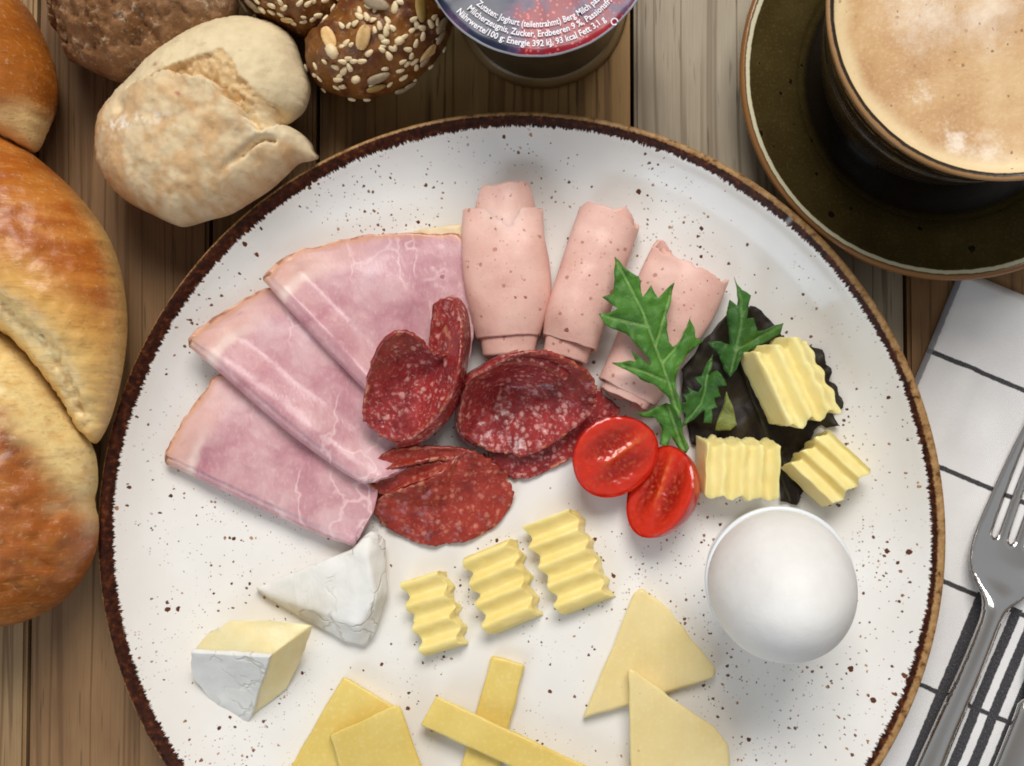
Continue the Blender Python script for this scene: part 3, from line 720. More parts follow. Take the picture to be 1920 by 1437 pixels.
T1 = T1+(np.array([px_of(*v) for v in T1[0]]),); T2 = T2+(np.array([px_of(*v) for v in T2[0]]),)
def seed(kind, px, py, ang, TT, lift=.0003, tilt=0, sc=1):
    p, n_ = surf(TT, px, py)
    o_ = bpy.data.objects.new(kind, ME[kind]); COL.objects.link(o_); o_.parent = sroll
    xa = Vector((math.cos(ang), math.sin(ang), 0)); xa = (xa-n_*xa.dot(n_)).normalized(); ya = n_.cross(xa)
    M = Matrix((xa, ya, n_)).transposed().to_4x4()
    o_.rotation_mode = 'QUATERNION'; o_.rotation_quaternion = M.to_quaternion() @ Quaternion((0, 1, 0), tilt)
    o_.location = p+n_*lift-sroll.location; o_.scale = (sc, sc, sc)
sz = lambda pts: Zm(pts, 440, 0, 4.571)
for x_, y_ in sz([(1050, 215), (1075, 155), (1130, 135), (1185, 180), (1300, 180), (1245, 230), (1345, 225), (1290, 265), (1275, 315), (955, 375), (1505, 270), (1565, 215), (1610, 235), (1540, 380), (1470, 435), (1525, 470), (1335, 480), (1535, 545), (1460, 530), (1110, 520), (1030, 515),
                  (930, 530), (1000, 575), (870, 580), (945, 620), (990, 500), (1140, 455), (1415, 625), (1450, 690), (1585, 575), (1605, 320), (1670, 190), (725, 665), (940, 750), (990, 820), (850, 740), (1120, 825), (1280, 600), (620, 600), (900, 690), (700, 560), (1700, 130), (1740, 60), (1420, 15), (1080, 90), (1220, 30)]):
    seed('sesame_seed', x_, y_, random.uniform(0, 3.14), T2, .0004, random.uniform(-.2, .2), random.uniform(.85, 1.12))
for x_, y_ in sz([(620, 40), (695, 130), (405, 80), (305, 45), (330, 100), (370, 5), (210, 20), (470, 165), (240, 60), (560, 20), (950, 30), (780, 20), (150, 40)]):
    seed('sesame_seed', x_, y_, random.uniform(0, 3.14), T1, .0004, random.uniform(-.2, .2), random.uniform(.9, 1.15))
for _ in range(48):
    seed('sesame_seed', random.uniform(590, 835), random.uniform(-10, 180), random.uniform(0, 3.14), T2, .0003, random.uniform(-.2, .2), random.uniform(.7, .95))
for _ in range(12):
    seed('sesame_seed', random.uniform(455, 640), random.uniform(-10, 60), random.uniform(0, 3.14), T1, .0003, random.uniform(-.2, .2), random.uniform(.7, .95))
for x_, y_, a, kd, s_ in ((1110, 335, 1.5, 'oat_flake', 1), (1645, 450, 1.1, 'oat_flake', .95), (1585, 90, -1.1, 'pumpkin_seed', 1), (1190, 755, .2, 'pumpkin_seed', .8), (1235, 650, .5, 'sunflower_seed', 1), (1210, 30, -.4, 'sunflower_seed', 1.1), (1780, 225, .1, 'sunflower_seed', .9),
                          (1410, 345, .3, 'nut_piece', 1), (1035, 670, 1, 'nut_piece', 1), (800, 320, -1.15, 'oat_flake', .95), (840, 440, -1.1, 'nut_piece', 1.5), (1365, 50, 1.4, 'sesame_seed', 1.3), (1500, 725, .4, 'sunflower_seed', .6), (1420, 770, -.3, 'sunflower_seed', .6), (1660, 530, .9, 'sunflower_seed', .6), (1780, 325, 1, 'sunflower_seed', .7)):
    px_, py_ = sz([(x_, y_)])[0]; seed(kd, px_, py_, a, T2, .0007, 0, s_)
for x_, y_, a, kd, s_ in ((170, 60, -1, 'sunflower_seed', .9), (90, 50, -1, 'sunflower_seed', .8), (450, 180, .6, 'oat_flake', .6)):
    px_, py_ = sz([(x_, y_)])[0]; seed(kd, px_, py_, a, T1, .0006, 0, s_)

# ------------------------------------------------------------------ ham: real folded sheets
def folded(name, foldpx, farpx, z0, zlift, label, mat_, Rf=.0032, n=70, m=46, thick=.0013, rindto=.5):
    """a slice folded along foldpx; the free rim is farpx (same end points). zlift(px,py): height of the underside"""
    zr = .011
    A = [at(p[0], p[1], zr) for p in spline(foldpx, 10, False)]; B = [at(p[0], p[1], zr) for p in spline(farpx, 10, False)]
    def res(L, n_):
        L = np.array([(q.x, q.y) for q in L]); d = np.r_[0, np.cumsum(np.linalg.norm(np.diff(L, axis=0), axis=1))]
        s_ = np.linspace(0, d[-1], n_); return np.stack([np.interp(s_, d, L[:, 0]), np.interp(s_, d, L[:, 1])], 1)
    A = res(A, n); B = res(B, n)
    V = []; rind = []; Bl = [tuple(b) for b in B]
    ts_ = list(np.linspace(0, 1, m)**1.3)
    rows = []
    for i in range(n):
        a, b = A[i], B[i]; L = np.linalg.norm(b-a); d = (b-a)/L if L > 1e-9 else np.array([0, 0.])
        if i in (0, n-1): d = (B[1 if i == 0 else n-2]-A[1 if i == 0 else n-2]); d = d/np.linalg.norm(d); L = .0004
        R = min(Rf, L*.9)
        col = []
        for sgn in (-1, 1):       # underside (from the rim in), the round fold, upper side (out to the rim)
            seq = ts_[::-1] if sgn < 0 else ts_
            for t in seq:
                if t == 0: continue
                q = a+d*(R+(L-R)*t*(1 if sgn > 0 else .93)); col.append((q, Rf+sgn*R*(1+.15*math.sin(3*t+i*.05)), L*(1-t)))
            if sgn < 0:
                for kk in range(9):
                    an = -math.pi/2+math.pi*kk/8
                    col.append((a+d*(R-R*math.cos(an)), Rf+R*math.sin(an), L))
        rows.append(col)
    M_ = len(rows[0]); pts = np.array([c[0] for r_ in rows for c in r_])
    rd = seg_dist(pts, B[:int(n*rindto)], False); tipd = np.linalg.norm(pts-A[0], axis=1)
    for i, r_ in enumerate(rows):
        for j, (q, zz, e) in enumerate(r_):
            p_, y_ = px_of(q[0], q[1], zr)
            wv_ = .0019*fbm(q[0]*38, q[1]*38, z0*900+foldpx[0][0], 2)+.0002*fbm(q[0]*160, q[1]*160, z0*900, 2)
            jit = .0006*fbm(q[0]*300, q[1]*300, 3)
            V.append((q[0]+jit, q[1]-jit, zplate(q[0], q[1])+.0012+z0+zlift(p_, y_)+zz+(wv_ if zz > Rf else wv_*.6)))
    Fc = [(i*M_+j, i*M_+j+1, (i+1)*M_+j+1, (i+1)*M_+j) for i in range(n-1) for j in range(M_-1)]
    o_ = mesh(name, V, Fc, None, [mat_], attrs={'rind': rd, 'tip': tipd})
    mod(o_, 'SOLIDIFY', thickness=thick, offset=0)
    return tag(o_, label, 'ham', 'folded ham slices')
m_h = m_ham()
folded('ham_slice', [(316, 866), (400, 908), (500, 956), (600, 1000), (664, 1021)], [(316, 866), (334, 822), (360, 778), (395, 730), (430, 700), (560, 735), (640, 800), (705, 890), (704, 955), (664, 1021)], 0, lambda x_, y_: 0,
       'folded pink ham slice undermost in the fan, reaching the brie', m_h)
folded('ham_slice', [(374, 652), (440, 712), (540, 800), (630, 868), (690, 905)], [(374, 652), (400, 612), (450, 574), (515, 542), (600, 560), (700, 640), (780, 760), (790, 850), (740, 890), (690, 905)], .0004,
       lambda x_, y_: .0052*sstep(-30, 50, (y_-652)-(x_-374)*.78+60), 'folded pink ham slice in the middle of the fan', m_h)
folded('ham_slice', [(508, 530), (555, 585), (620, 655), (680, 718), (740, 770)], [(508, 530), (545, 486), (600, 464), (680, 447), (760, 440), (830, 442), (868, 450), (890, 560), (880, 680), (830, 740), (740, 770)], .0004,
       lambda x_, y_: .0056*sstep(-30, 50, (y_-530)-(x_-508)*1.03+60), 'folded pink ham slice topmost in the fan, beside the sausage rolls', m_h)
HAM_TOP = [q for q in COL.objects if q.name.startswith('ham_slice')][-1]

# ------------------------------------------------------------------ sausage rolls
m_sa = m_sausage()
def rolled(ctr, width, hgt, label, v0=0, v1=0, turns=1.95, rot=-2.0, flip=1, rag=.0022, inner_out=.006, seed_=0, taper=.36, z0=0):
    """a slice rolled into a flattened tube; ctr: centre line points (px,py), width: px widths along it"""
    cl_ = spline([c+(w_, h_) for c, w_, h_ in zip(ctr, width, hgt)], 12, False); n = len(cl_); m = 84
    V = []
    C = [at(c[0], c[1], ZP+.012) for c in cl_]; sc = F/(D-ZP-.012)
    ax_ = (C[-1]-C[0]); ax_.z = 0; Lx = ax_.length; ax_.normalize(); sd = Vector((-ax_.y, ax_.x, 0))*flip
    for i in range(n):
        s_ = i/(n-1)
        for j in range(m):
            u = j/(m-1); ph = rot+u*turns*2*math.pi; rho = 1-taper*u
            wd = cl_[i][2]/2/sc*rho; hh = cl_[i][3]*.001/2*rho
            off = 0
            r1 = rag*(fbm(u*7, seed_, 1, 4)+.4*fbm(u*25, seed_, 2, 2))
            r2 = rag*(fbm(u*7, seed_, 6, 4)*.6+.3*fbm(u*25, seed_, 4, 2))
            off += (v0(u) if v0 else 0)*(1-s_)**3+r1*(1-s_)**4
            lowr = max(0, -math.sin(ph)); off += (inner_out*.35*lowr+inner_out*.9*sstep(.47, .56, u)+(v1(u) if v1 else 0))*s_**3+r2*.25*s_**4
            p = C[i]+ax_*off+sd*(wd*math.cos(ph))
            z_ = ZP+z0+.0007+cl_[i][3]*.001/2+hh*math.sin(ph)+.0010*fbm(p.x*60, p.y*60, u*3+seed_, 3)
            V.append((p.x, p.y, max(z_, ZP+.0007)))
    Fc = [(i*m+j, i*m+j+1, (i+1)*m+j+1, (i+1)*m+j) for i in range(n-1) for j in range(m-1)]
    o_ = mesh('sausage_slice', V, Fc, None, [m_sa]); mod(o_, 'SOLIDIFY', thickness=.0013, offset=0)
    return tag(o_, label, 'sausage slice', 'rolled sausage slices')
rolled([(938, 392), (938, 440), (944, 500), (950, 560), (948, 630)], [164, 168, 178, 168, 128], [13, 15, 16, 16, 13],
       'rolled pale pink sausage slice beside the ham fan', v0=lambda u: -.008*sstep(.66, .72, u)*(1-sstep(.84, .90, u)), seed_=1, inner_out=.007)
rolled([(1142, 400), (1118, 470), (1095, 540), (1075, 600), (1066, 640)], [128, 128, 126, 122, 112], [14, 15, 16, 16, 14],
       'rolled pale pink sausage slice between two other rolls', seed_=5, inner_out=.006, rag=.0036, rot=-2.3)
rolled([(1300, 495), (1272, 560), (1236, 630), (1200, 700), (1180, 735)], [168, 172, 150, 132, 124], [11, 12, 12, 12, 11],
       'rolled pale pink sausage slice lying under the green leaf', seed_=9, inner_out=.003, rag=.0050, rot=-1.6, flip=-1)

# ------------------------------------------------------------------ salami
m_s1 = m_salami('salami_paste', S(162, 50, 50), S(112, 25, 30), S(236, 188, 182), .78)
m_s2 = m_salami('salami_coarse', S(166, 58, 44), S(124, 34, 28), S(214, 140, 114), .62)
def bowl(name, rim, ctr, pw, mat_, parent=None, thick=.0012, nr=34, up=0.0, rough=.0006, n=8, ruf=.8):
    """a bent disc: 3D rim curve (px,py,mm above plate), a low point, rim curling up with power pw"""
    R_ = spline(rim, n); N = len(R_); c3 = at(ctr[0], ctr[1], ZP+ctr[2]*.001)
    B = [at(p[0], p[1], ZP+max(p[2], .6)*.001) for p in R_]
    V = [c3]; rind = []
    for k_ in range(1, nr+1):
        s_ = k_/nr
        for i in range(N):
            b = B[i]; x_ = c3.x+(b.x-c3.x)*s_; y_ = c3.y+(b.y-c3.y)*s_
            z_ = c3.z+(b.z-c3.z)*s_**pw+rough*fbm(x_*170, y_*170, 2, 3)*min(1, s_*2)+ruf*.001*math.sin(i*.42+ctr[0])*s_**5*(.5+.5*fbm(i*.1, 2, 1, 2))
            jj = .0008*fbm(i*.5, ctr[0], 1, 3)*s_**6
            V.append(Vector((x_+jj, y_+jj, z_)))
    Fc = [(0, 1+i, 1+(i+1) % N) for i in range(N)]
    for k_ in range(nr-1):
        for i in range(N):
            a = 1+k_*N+i; b = 1+k_*N+(i+1) % N; Fc.append((a, a+N, b+N, b))
    rd = seg_dist(np.array([(v.x, v.y) for v in V]), [(b.x, b.y) for b in B])
    o_ = mesh(name, V, Fc, parent, [mat_], attrs={'rind': rd}); mod(o_, 'SOLIDIFY', thickness=thick, offset=0)
    return o_
z8 = lambda pts: Zm(pts, 660, 550, 2.994)
o_ = bowl('salami_slice', z8([(760, 880, 3), (900, 820, 3), (1100, 760, 3), (1260, 620, 3), (1340, 540, 3), (1400, 555, 4), (1500, 665, 3), (1440, 760, 2), (1330, 850, 1.5), (1210, 940, 1.4), (1110, 990, 1.2), (1010, 1032, 1.2), (900, 1035, 1.2), (820, 985, 1.8)]), (660+1150/2.994, 550+830/2.994, 2.2), 1, m_s1)
tag(o_, 'dark red salami slice lying flat beneath the cupped one, touching the tomato', 'salami', 'salami slices')
def skirt(name, inner, outer, parent, mat_, seed_=0):
    """strip of a slice between a crest line and its outer edge"""
    A = spline(z8(inner), 8, False); B = spline(z8(outer), 8, False); V = []; rd = []; k_ = 12
    for i, (p, q) in enumerate(zip(A, B)):
        P0 = at(p[0], p[1], ZP+p[2]*.001); P1 = at(q[0], q[1], ZP+q[2]*.001)
        for t in range(k_):
            s_ = t/(k_-1); v = P0.lerp(P1, s_); v.z += .0012*math.sin(s_*math.pi)+.0004*fbm(v.x*200, v.y*200, seed_, 2)
            V.append(v); rd.append((P1-v).length*.8+.0006)
    Fc = [(i*k_+j, i*k_+j+1, (i+1)*k_+j+1, (i+1)*k_+j) for i in range(len(A)-1) for j in range(k_-1)]
    o_ = mesh(name, V, Fc, parent, [mat_], attrs={'rind': rd}); mod(o_, 'SOLIDIFY', thickness=.0011, offset=-1); return o_
sal0 = thing('salami_slice', at(785, 700, ZP+.012), 'crumpled red salami slice with curled up lip on the ham', 'salami', 'salami slices')
bowl('cup', z8([(462, 62, 17), (520, 30, 20), (565, 32, 21), (600, 90, 23), (615, 170, 25), (618, 260, 27), (612, 350, 28.5), (598, 450, 28), (570, 560, 26), (505, 665, 22), (420, 755, 18), (340, 815, 15.5), (250, 835, 15), (150, 795, 15), (75, 720, 16), (60, 640, 18), (95, 450, 24), (150, 300, 30), (210, 235, 32), (290, 210, 32), (370, 250, 29), (440, 315, 25), (520, 348, 22), (578, 318, 19.5), (556, 250, 18), (515, 170, 17.4), (478, 110, 17)]),
     (660+425/2.994, 550+450/2.994, 14.0), 1.15, m_s1, sal0, rough=.0007)
skirt('outer_fold', [(520, 30, 20), (565, 32, 21), (600, 90, 23), (615, 170, 25), (618, 260, 27), (612, 350, 28.5), (598, 450, 28), (570, 560, 26), (505, 665, 22), (420, 755, 18), (340, 815, 15.5), (250, 835, 15)],
      [(560, 12, 16), (605, 30, 15), (645, 90, 14), (662, 170, 13), (668, 260, 12), (658, 350, 12), (640, 470, 12), (612, 590, 12), (545, 710, 12), (450, 800, 12), (365, 850, 11.5), (250, 865, 11.5)], sal0, m_s1, 3)
sal = thing('salami_slice', at(980, 760, ZP), 'salami slice cupped into an open rosette below the sausage rolls', 'salami', 'salami slices')
bowl('cupped_disc', z8([(600, 760, 11), (612, 620, 16), (650, 490, 21), (740, 432, 24), (830, 380, 26), (930, 338, 27), (1040, 328, 27), (1160, 350, 25), (1280, 415, 22), (1350, 480, 19), (1372, 560, 16), (1352, 620, 12), (1372, 640, 11.5), (1320, 705, 10), (1240, 765, 9), (1150, 832, 8), (1060, 882, 7), (960, 918, 6), (880, 900, 6), (790, 892, 6), (700, 850, 6.5), (640, 805, 7.5)]),
     (660+880/2.994, 550+520/2.994, 2.0), 1.2, m_s1, sal, rough=.0008)
skirt('outer_fold', [(700, 850, 6.5), (640, 800, 8), (606, 720, 12), (618, 600, 17), (655, 490, 21), (740, 434, 24), (830, 382, 26), (930, 338, 27)],
      [(690, 875, 3), (610, 830, 3), (575, 740, 4), (588, 600, 6), (628, 470, 9), (715, 408, 12), (815, 352, 15), (930, 315, 18)], sal, m_s1, 8)
# the turned-in lip of the rosette
V = []; lip = spline(z8([(740, 455, 22), (830, 412, 23), (930, 398, 23), (1040, 405, 22), (1130, 440, 20), (1215, 492, 16.5)]), 10, False); rd = []
for p in lip:
    for t in range(10):
        s_ = t/9; q = at(p[0]-6+10*s_, p[1]-s_*19, ZP+(p[2]-.8+2.2*math.sin(s_*2.6))*.001); V.append(q); rd.append(.0008+.004*s_)
Fc = [(i*10+j, i*10+j+1, (i+1)*10+j+1, (i+1)*10+j) for i in range(len(lip)-1) for j in range(9)]
o_ = mesh('curled_lip', V, Fc, sal, [m_s1], attrs={'rind': rd}); mod(o_, 'SOLIDIFY', thickness=.0011, offset=0)
sal2 = thing('salami_slice', at(830, 930, ZP), 'brick red salami slice pleated at its upper edge, under the crumpled one', 'salami', 'salami slices')
bowl('flat_disc', z8([(120, 1200, 4), (165, 1140, 6.5), (240, 1110, 8), (330, 1080, 9), (430, 1045, 10), (530, 985, 10), (585, 915, 9.5), (640, 880, 9), (720, 905, 8), (800, 955, 6), (860, 1020, 4), (905, 1110, 2.4), (890, 1190, 1.6), (830, 1280, 1.2), (760, 1335, 1.2), (640, 1392, 1.2), (540, 1402, 1.2), (430, 1416, 1.2), (300, 1372, 1.3), (210, 1318, 1.6), (145, 1260, 2.6)]),
     (660+530/2.994, 550+1190/2.994, 4.2), 1.0, m_s2, sal2, rough=.0007)
bowl('pleat', z8([(60, 1045, 9.0), (90, 985, 9.6), (150, 920, 10.2), (240, 878, 10.6), (380, 858, 10.5), (520, 866, 10), (645, 884, 9.2), (590, 930, 9.0), (480, 930, 10.8), (350, 955, 11.2), (230, 985, 11), (140, 1012, 10.2)]), (660+330/2.994, 550+915/2.994, 8.6), 1.6, m_s2, sal2, rough=.0004, nr=20)
bowl('pleat', z8([(95, 1075, 7.8), (130, 1025, 8.6), (240, 995, 8.8), (370, 965, 9.2), (500, 940, 9.4), (590, 925, 9.2), (560, 985, 9.6), (440, 1035, 9.8), (320, 1075, 8.6), (200, 1125, 7.4), (140, 1115, 7)]), (660+330/2.994, 550+1030/2.994, 7.0), 1.4, m_s2, sal2, rough=.0004, nr=20)

# ------------------------------------------------------------------ leaves
def m_leaf(name, c1, c2, vein, rough=.5, sss=.0, netk=.4):
    g = G(name); o = g.obj()
    c = g.ramp(g.noise(120, o, 4), [(.3, c1), (.7, c2)])
    e = g.attr('rib')
    c = g.mix(g.math('MULTIPLY', g.step(e, .0007, .0002), .6), c, vein)
    net = g.step(g.vor(420, o, feat='DISTANCE_TO_EDGE'), .06, .0)
    c = g.mix(g.math('MULTIPLY', net, .18), c, vein)
    h = g.math('SUBTRACT', g.noise(300, o, 3), g.math('ADD', g.math('MULTIPLY', net, netk), g.step(e, .0010, .0002)))
    m = g.out(c, rough, g.bump(h, .45, .0005), sss=sss, rad=(.4, 1, .1), ssc=.0008, spec=.32)
    return m
m_mz = m_leaf('mizuna_green', S(48, 92, 26), S(82, 134, 46), S(134, 168, 92))
m_mzd = m_leaf('mizuna_dark_green', S(38, 76, 26), S(62, 108, 40), S(104, 138, 72))
m_let = m_leaf('red_lettuce', S(26, 13, 19), S(50, 42, 25), S(70, 66, 38), .58, 0, 0)
m_stalk = m_leaf('lettuce_stalk', S(100, 108, 48), S(126, 132, 64), S(190, 196, 130))
def leaf(name, outl, ribs, zf, mat_, parent=None, sp=.0008, thick=.00035, sm=0, zr=.012):
    ol = spline(outl, sm) if sm else outl
    if sm: ol = [p+np.array([3.2*math.sin(i*1.1)+2*fbm(i*.7, 1, 2, 2), 3.2*math.cos(i*1.3)+2*fbm(i*.7, 5, 2, 2)]) for i, p in enumerate(ol)]
    if not sm:
        rr_ = random.Random(len(outl)); n2_ = []
        for i in range(len(outl)):
            p, q = np.array(outl[i]), np.array(outl[(i+1) % len(outl)]); d = q-p; L = np.hypot(*d); n2_.append(tuple(p))
            k_ = int(L/9); nn_ = np.array([d[1], -d[0]])/max(L, 1e-6)
            for j in range(1, k_):
                n2_.append(tuple(p+d*j/k_+nn_*rr_.uniform(-1.6, 1.6)*(1 if j % 2 else -.6)))
        ol = n2_
    W = [at(p[0], p[1], ZP+zr) for p in ol]
    P, T, nr = cdt([(q.x, q.y) for q in W], sp)
    pxs = np.array([px_of(a, b, ZP+zr) for a, b in P])
    rd = np.full(len(P), 1.)
    for r_ in ribs: rd = np.minimum(rd, seg_dist(P, [(q.x, q.y) for q in [at(a, b, ZP+zr) for a, b in r_]], False))
    ed_ = seg_dist(P, [(q.x, q.y) for q in W])
    V = [(a, b, zplate(a, b)+max(.0006, zf(p[0], p[1])*.001+.0016*fbm(a*80, b*80, 4, 3)+.0022*fbm(a*200, b*200, 9, 2)*max(0, 1-e/.004)-.0008*math.exp(-(r_/.0012)**2)+.0022*fbm(a*55, b*55, 3, 2)*min(1, (r_/.0045)**2))) for (a, b), p, r_, e in zip(P, pxs, rd, ed_)]
    o_ = mesh(name, V, T, parent, [mat_], attrs={'rib': rd}); mod(o_, 'SOLIDIFY', thickness=thick, offset=0)
    return o_
z6 = lambda pts: Zm(pts, 1040, 450, 2.52)
o_ = leaf('lettuce_leaf', z6([(640, 560), (700, 480), (770, 400), (850, 330), (930, 318), (1000, 360), (1050, 420), (1100, 470), (1190, 490), (1250, 530), (1290, 600), (1300, 660), (1335, 710), (1358, 770), (1325, 830), (1335, 885), (1270, 880), (1230, 900), (1200, 960), (1160, 1020), (1190, 1120), (1180, 1200), (1120, 1250), (1065, 1215), (1070, 1100), (1050, 1010), (960, 1010), (860, 1000), (790, 990), (720, 980), (650, 960), (610, 800), (600, 640)]),
          [z6([(1120, 1240), (1000, 900), (880, 600), (900, 400)])], lambda x_, y_: 2.0+1.3*math.sin(x_*.04)*math.cos(y_*.05)+2.0*math.exp(-((x_-1330)/45)**2-((y_-640)/60)**2), m_let, sm=4, zr=.003, thick=.0004)
tag(o_, 'dark red ruffled lettuce leaf under the butter blocks', 'lettuce')
o_ = leaf('lettuce_stalk', z6([(820, 715), (845, 780), (868, 872), (840, 900), (770, 900), (775, 860), (800, 800)]), [], lambda x_, y_: 7, m_stalk)
tag(o_, 'pale green lettuce stalk end between the leaves and butter', 'lettuce')
o_ = leaf('mizuna_leaf', z6([(845, 180), (880, 240), (925, 265), (915, 320), (905, 375), (945, 365), (965, 430), (1020, 415), (1088, 390), (1075, 440), (1000, 482), (930, 520), (885, 545), (862, 610), (832, 648), (803, 610), (785, 540), (725, 480), (790, 478), (832, 492), (826, 420), (812, 345), (825, 285), (862, 310), (858, 240)]),
          [z6([(835, 640), (860, 520), (880, 400), (880, 280), (850, 190)]), z6([(860, 520), (950, 470), (1080, 400)])], lambda x_, y_: 9+4*math.exp(-((x_-1385)/22)**2)-.02*(y_-600), m_mzd)
tag(o_, 'small green serrated leaf between sausage roll and butter', 'salad leaf', 'green salad leaves')
o_ = leaf('mizuna_leaf', z6([(750, 540), (748, 600), (728, 640), (770, 615), (790, 640), (815, 690), (775, 690), (790, 740), (760, 745), (775, 790), (745, 800), (745, 865), (705, 865), (715, 800), (660, 850), (600, 890), (625, 830), (575, 780), (625, 765), (605, 730), (640, 725), (628, 690), (680, 720), (700, 690), (665, 650), (700, 640), (715, 600)]),
          [z6([(610, 880), (700, 770), (745, 560)])], lambda x_, y_: 9.5+.01*(x_-1300), m_mzd)
tag(o_, 'feathery little green leaf over the dark lettuce', 'salad leaf', 'green salad leaves')
o_ = leaf('mizuna_leaf', z6([(388, 818), (440, 812), (480, 790), (530, 770), (570, 780), (600, 850), (612, 920), (640, 985), (625, 1010), (590, 985), (555, 930), (535, 985), (500, 965), (512, 890), (480, 840), (430, 838)]),
          [z6([(620, 1000), (580, 900), (540, 780)])], lambda x_, y_: 9, m_mz)
tag(o_, 'green leaf base tucked behind the tomato half', 'salad leaf', 'green salad leaves')
o_ = leaf('mizuna_leaf', z6([(280, 95), (322, 152), (388, 192), (398, 240), (406, 285), (425, 262), (447, 228), (462, 262), (480, 288), (515, 250), (556, 214), (545, 270), (532, 330), (518, 372), (522, 430), (532, 490), (552, 512), (592, 470), (615, 420), (630, 378), (648, 420), (655, 468), (692, 485), (655, 515), (618, 545), (582, 600), (566, 660), (570, 720), (598, 800), (590, 850), (560, 790), (535, 745), (480, 695), (400, 662), (340, 622), (268, 585), (325, 582), (378, 580), (366, 555), (358, 533), (392, 558), (448, 600), (442, 572), (402, 522), (335, 452), (275, 430), (236, 408), (205, 358), (248, 358), (292, 338), (260, 312), (222, 284), (272, 262), (278, 200)]),
          [z6([(590, 840), (540, 690), (480, 540), (400, 330), (285, 110)]), z6([(500, 590), (560, 520), (625, 400)]), z6([(470, 510), (500, 400), (545, 240)]), z6([(440, 420), (350, 400), (220, 365)]), z6([(520, 670), (420, 630), (290, 590)])],
          lambda x_, y_: 17.5+2.2*math.exp(-((x_-1200)/60)**2)+.012*(640-y_)-max(0, (y_-690))*.05, m_mz)
tag(o_, 'large green serrated leaf across the sausage rolls', 'salad leaf', 'green salad leaves')

# ------------------------------------------------------------------ butter
m_but = m_simple('butter', S(242, 223, 148), S(247, 232, 166), 120, .38, 500, .25, .0005, sss=.45, rad=(1, .75, .3), ssc=.003, spec=.4)
m_but2 = m_simple('deep_yellow_butter', S(236, 213, 132), S(243, 223, 150), 120, .38, 500, .25, .0005, sss=.4, rad=(1, .7, .25), ssc=.003, spec=.4)
def fluted(label, org, e1, e2, nw, amp, w_, th, mat_, z0, group, zs=(0, 0), skew=0, curve=0, scal=0, ends=None, rough=.0003, seed_=0):
    """corrugated block: ridges run along e1 (px vector), waves follow each other along e2 (px vector); w_: lift direction (x,y,z); th: drop vector in mm"""
    base = at(org[0], org[1], z0); sc = F/(D-z0)
    E1 = Vector((e1[0]/sc, -e1[1]/sc, zs[0]*.001)); E2 = Vector((e2[0]/sc, -e2[1]/sc, zs[1]*.001))
    Wv = Vector(w_); T = Vector((th[0]*.001, th[1]*.001, -th[2]*.001)); nu, nv, nt = (36 if scal else 14), int(nw*16), 5
    def P(u, v, t):
        wav = math.sin(2*math.pi*(nw*v+skew)); wav = wav*(1 if wav < 0 else 1.0)
        p = base+E1*u+E2*v+Wv*(amp*.001*wav)*(1-.25*t)+T*t
        if scal: p += E2.normalized()*(scal*.001*math.sin(u*3.6*2*math.pi-2.0)*v**3*math.sin(math.pi*u)**.6)
        r_ = rough*1.5*fbm(p.x*200, p.y*200, p.z*200+seed_, 3); e_ = rough*3.0*fbm(v*11, t*3, seed_, 4)
        p += Vector((r_, r_*.6, r_))+E1.normalized()*e_*(1 if u > .5 else -1)*abs(2*u-1)**6
        return p
    V = []; Fc = []; key = {}
    def vid(i, j, t):
        if (i, j, t) not in key: key[(i, j, t)] = len(V); V.append(P(i/nu, j/nv, t/nt))
        return key[(i, j, t)]
    for i in range(nu):
        for j in range(nv):
            for t in (0, nt): Fc.append((vid(i, j, t), vid(i+1, j, t), vid(i+1, j+1, t), vid(i, j+1, t)))
    for t in range(nt):
        for i in range(nu):
            for j in (0, nv): Fc.append((vid(i, j, t), vid(i+1, j, t), vid(i+1, j, t+1), vid(i, j, t+1)))
        for j in range(nv):
            for i in (0, nu): Fc.append((vid(i, j, t), vid(i, j+1, t), vid(i, j+1, t+1), vid(i, j, t+1)))
    mz = min(v.z for v in V); floor = ZP+.0002
    V = [Vector((v.x, v.y, max(v.z, floor))) for v in V]
    o_ = mesh('butter_curl' if group == 'wavy butter curls' else 'butter_block', V, Fc, None, [mat_])
    mod(o_, 'BEVEL', width=.0004, segments=2, limit_method='ANGLE', angle_limit=math.radians(50))
    return tag(o_, label, 'butter', group)
GB = 'wavy butter curls'; wl = (-.60, .02, .70)
fluted('crinkled butter curl beside the white brie, smallest of three', (753, 1092), (72, -22), (40, 136), 3.4, 1.7, wl, (2.4, -1.0, 6.0), m_but2, ZP+.0062, GB, seed_=1, skew=.1)
fluted('crinkled butter curl in the middle of three', (870, 1046), (86, -36), (44, 142), 3.6, 1.9, wl, (2.8, -1.0, 6.6), m_but2, ZP+.0068, GB, seed_=4, skew=.0)
fluted('crinkled butter curl nearest the tomato, longest of three', (984, 988), (88, -34), (66, 162), 4.4, 1.75, wl, (2.6, -1.0, 6.4), m_but2, ZP+.0066, GB, seed_=7, skew=.2)
GK = 'fluted butter blocks'
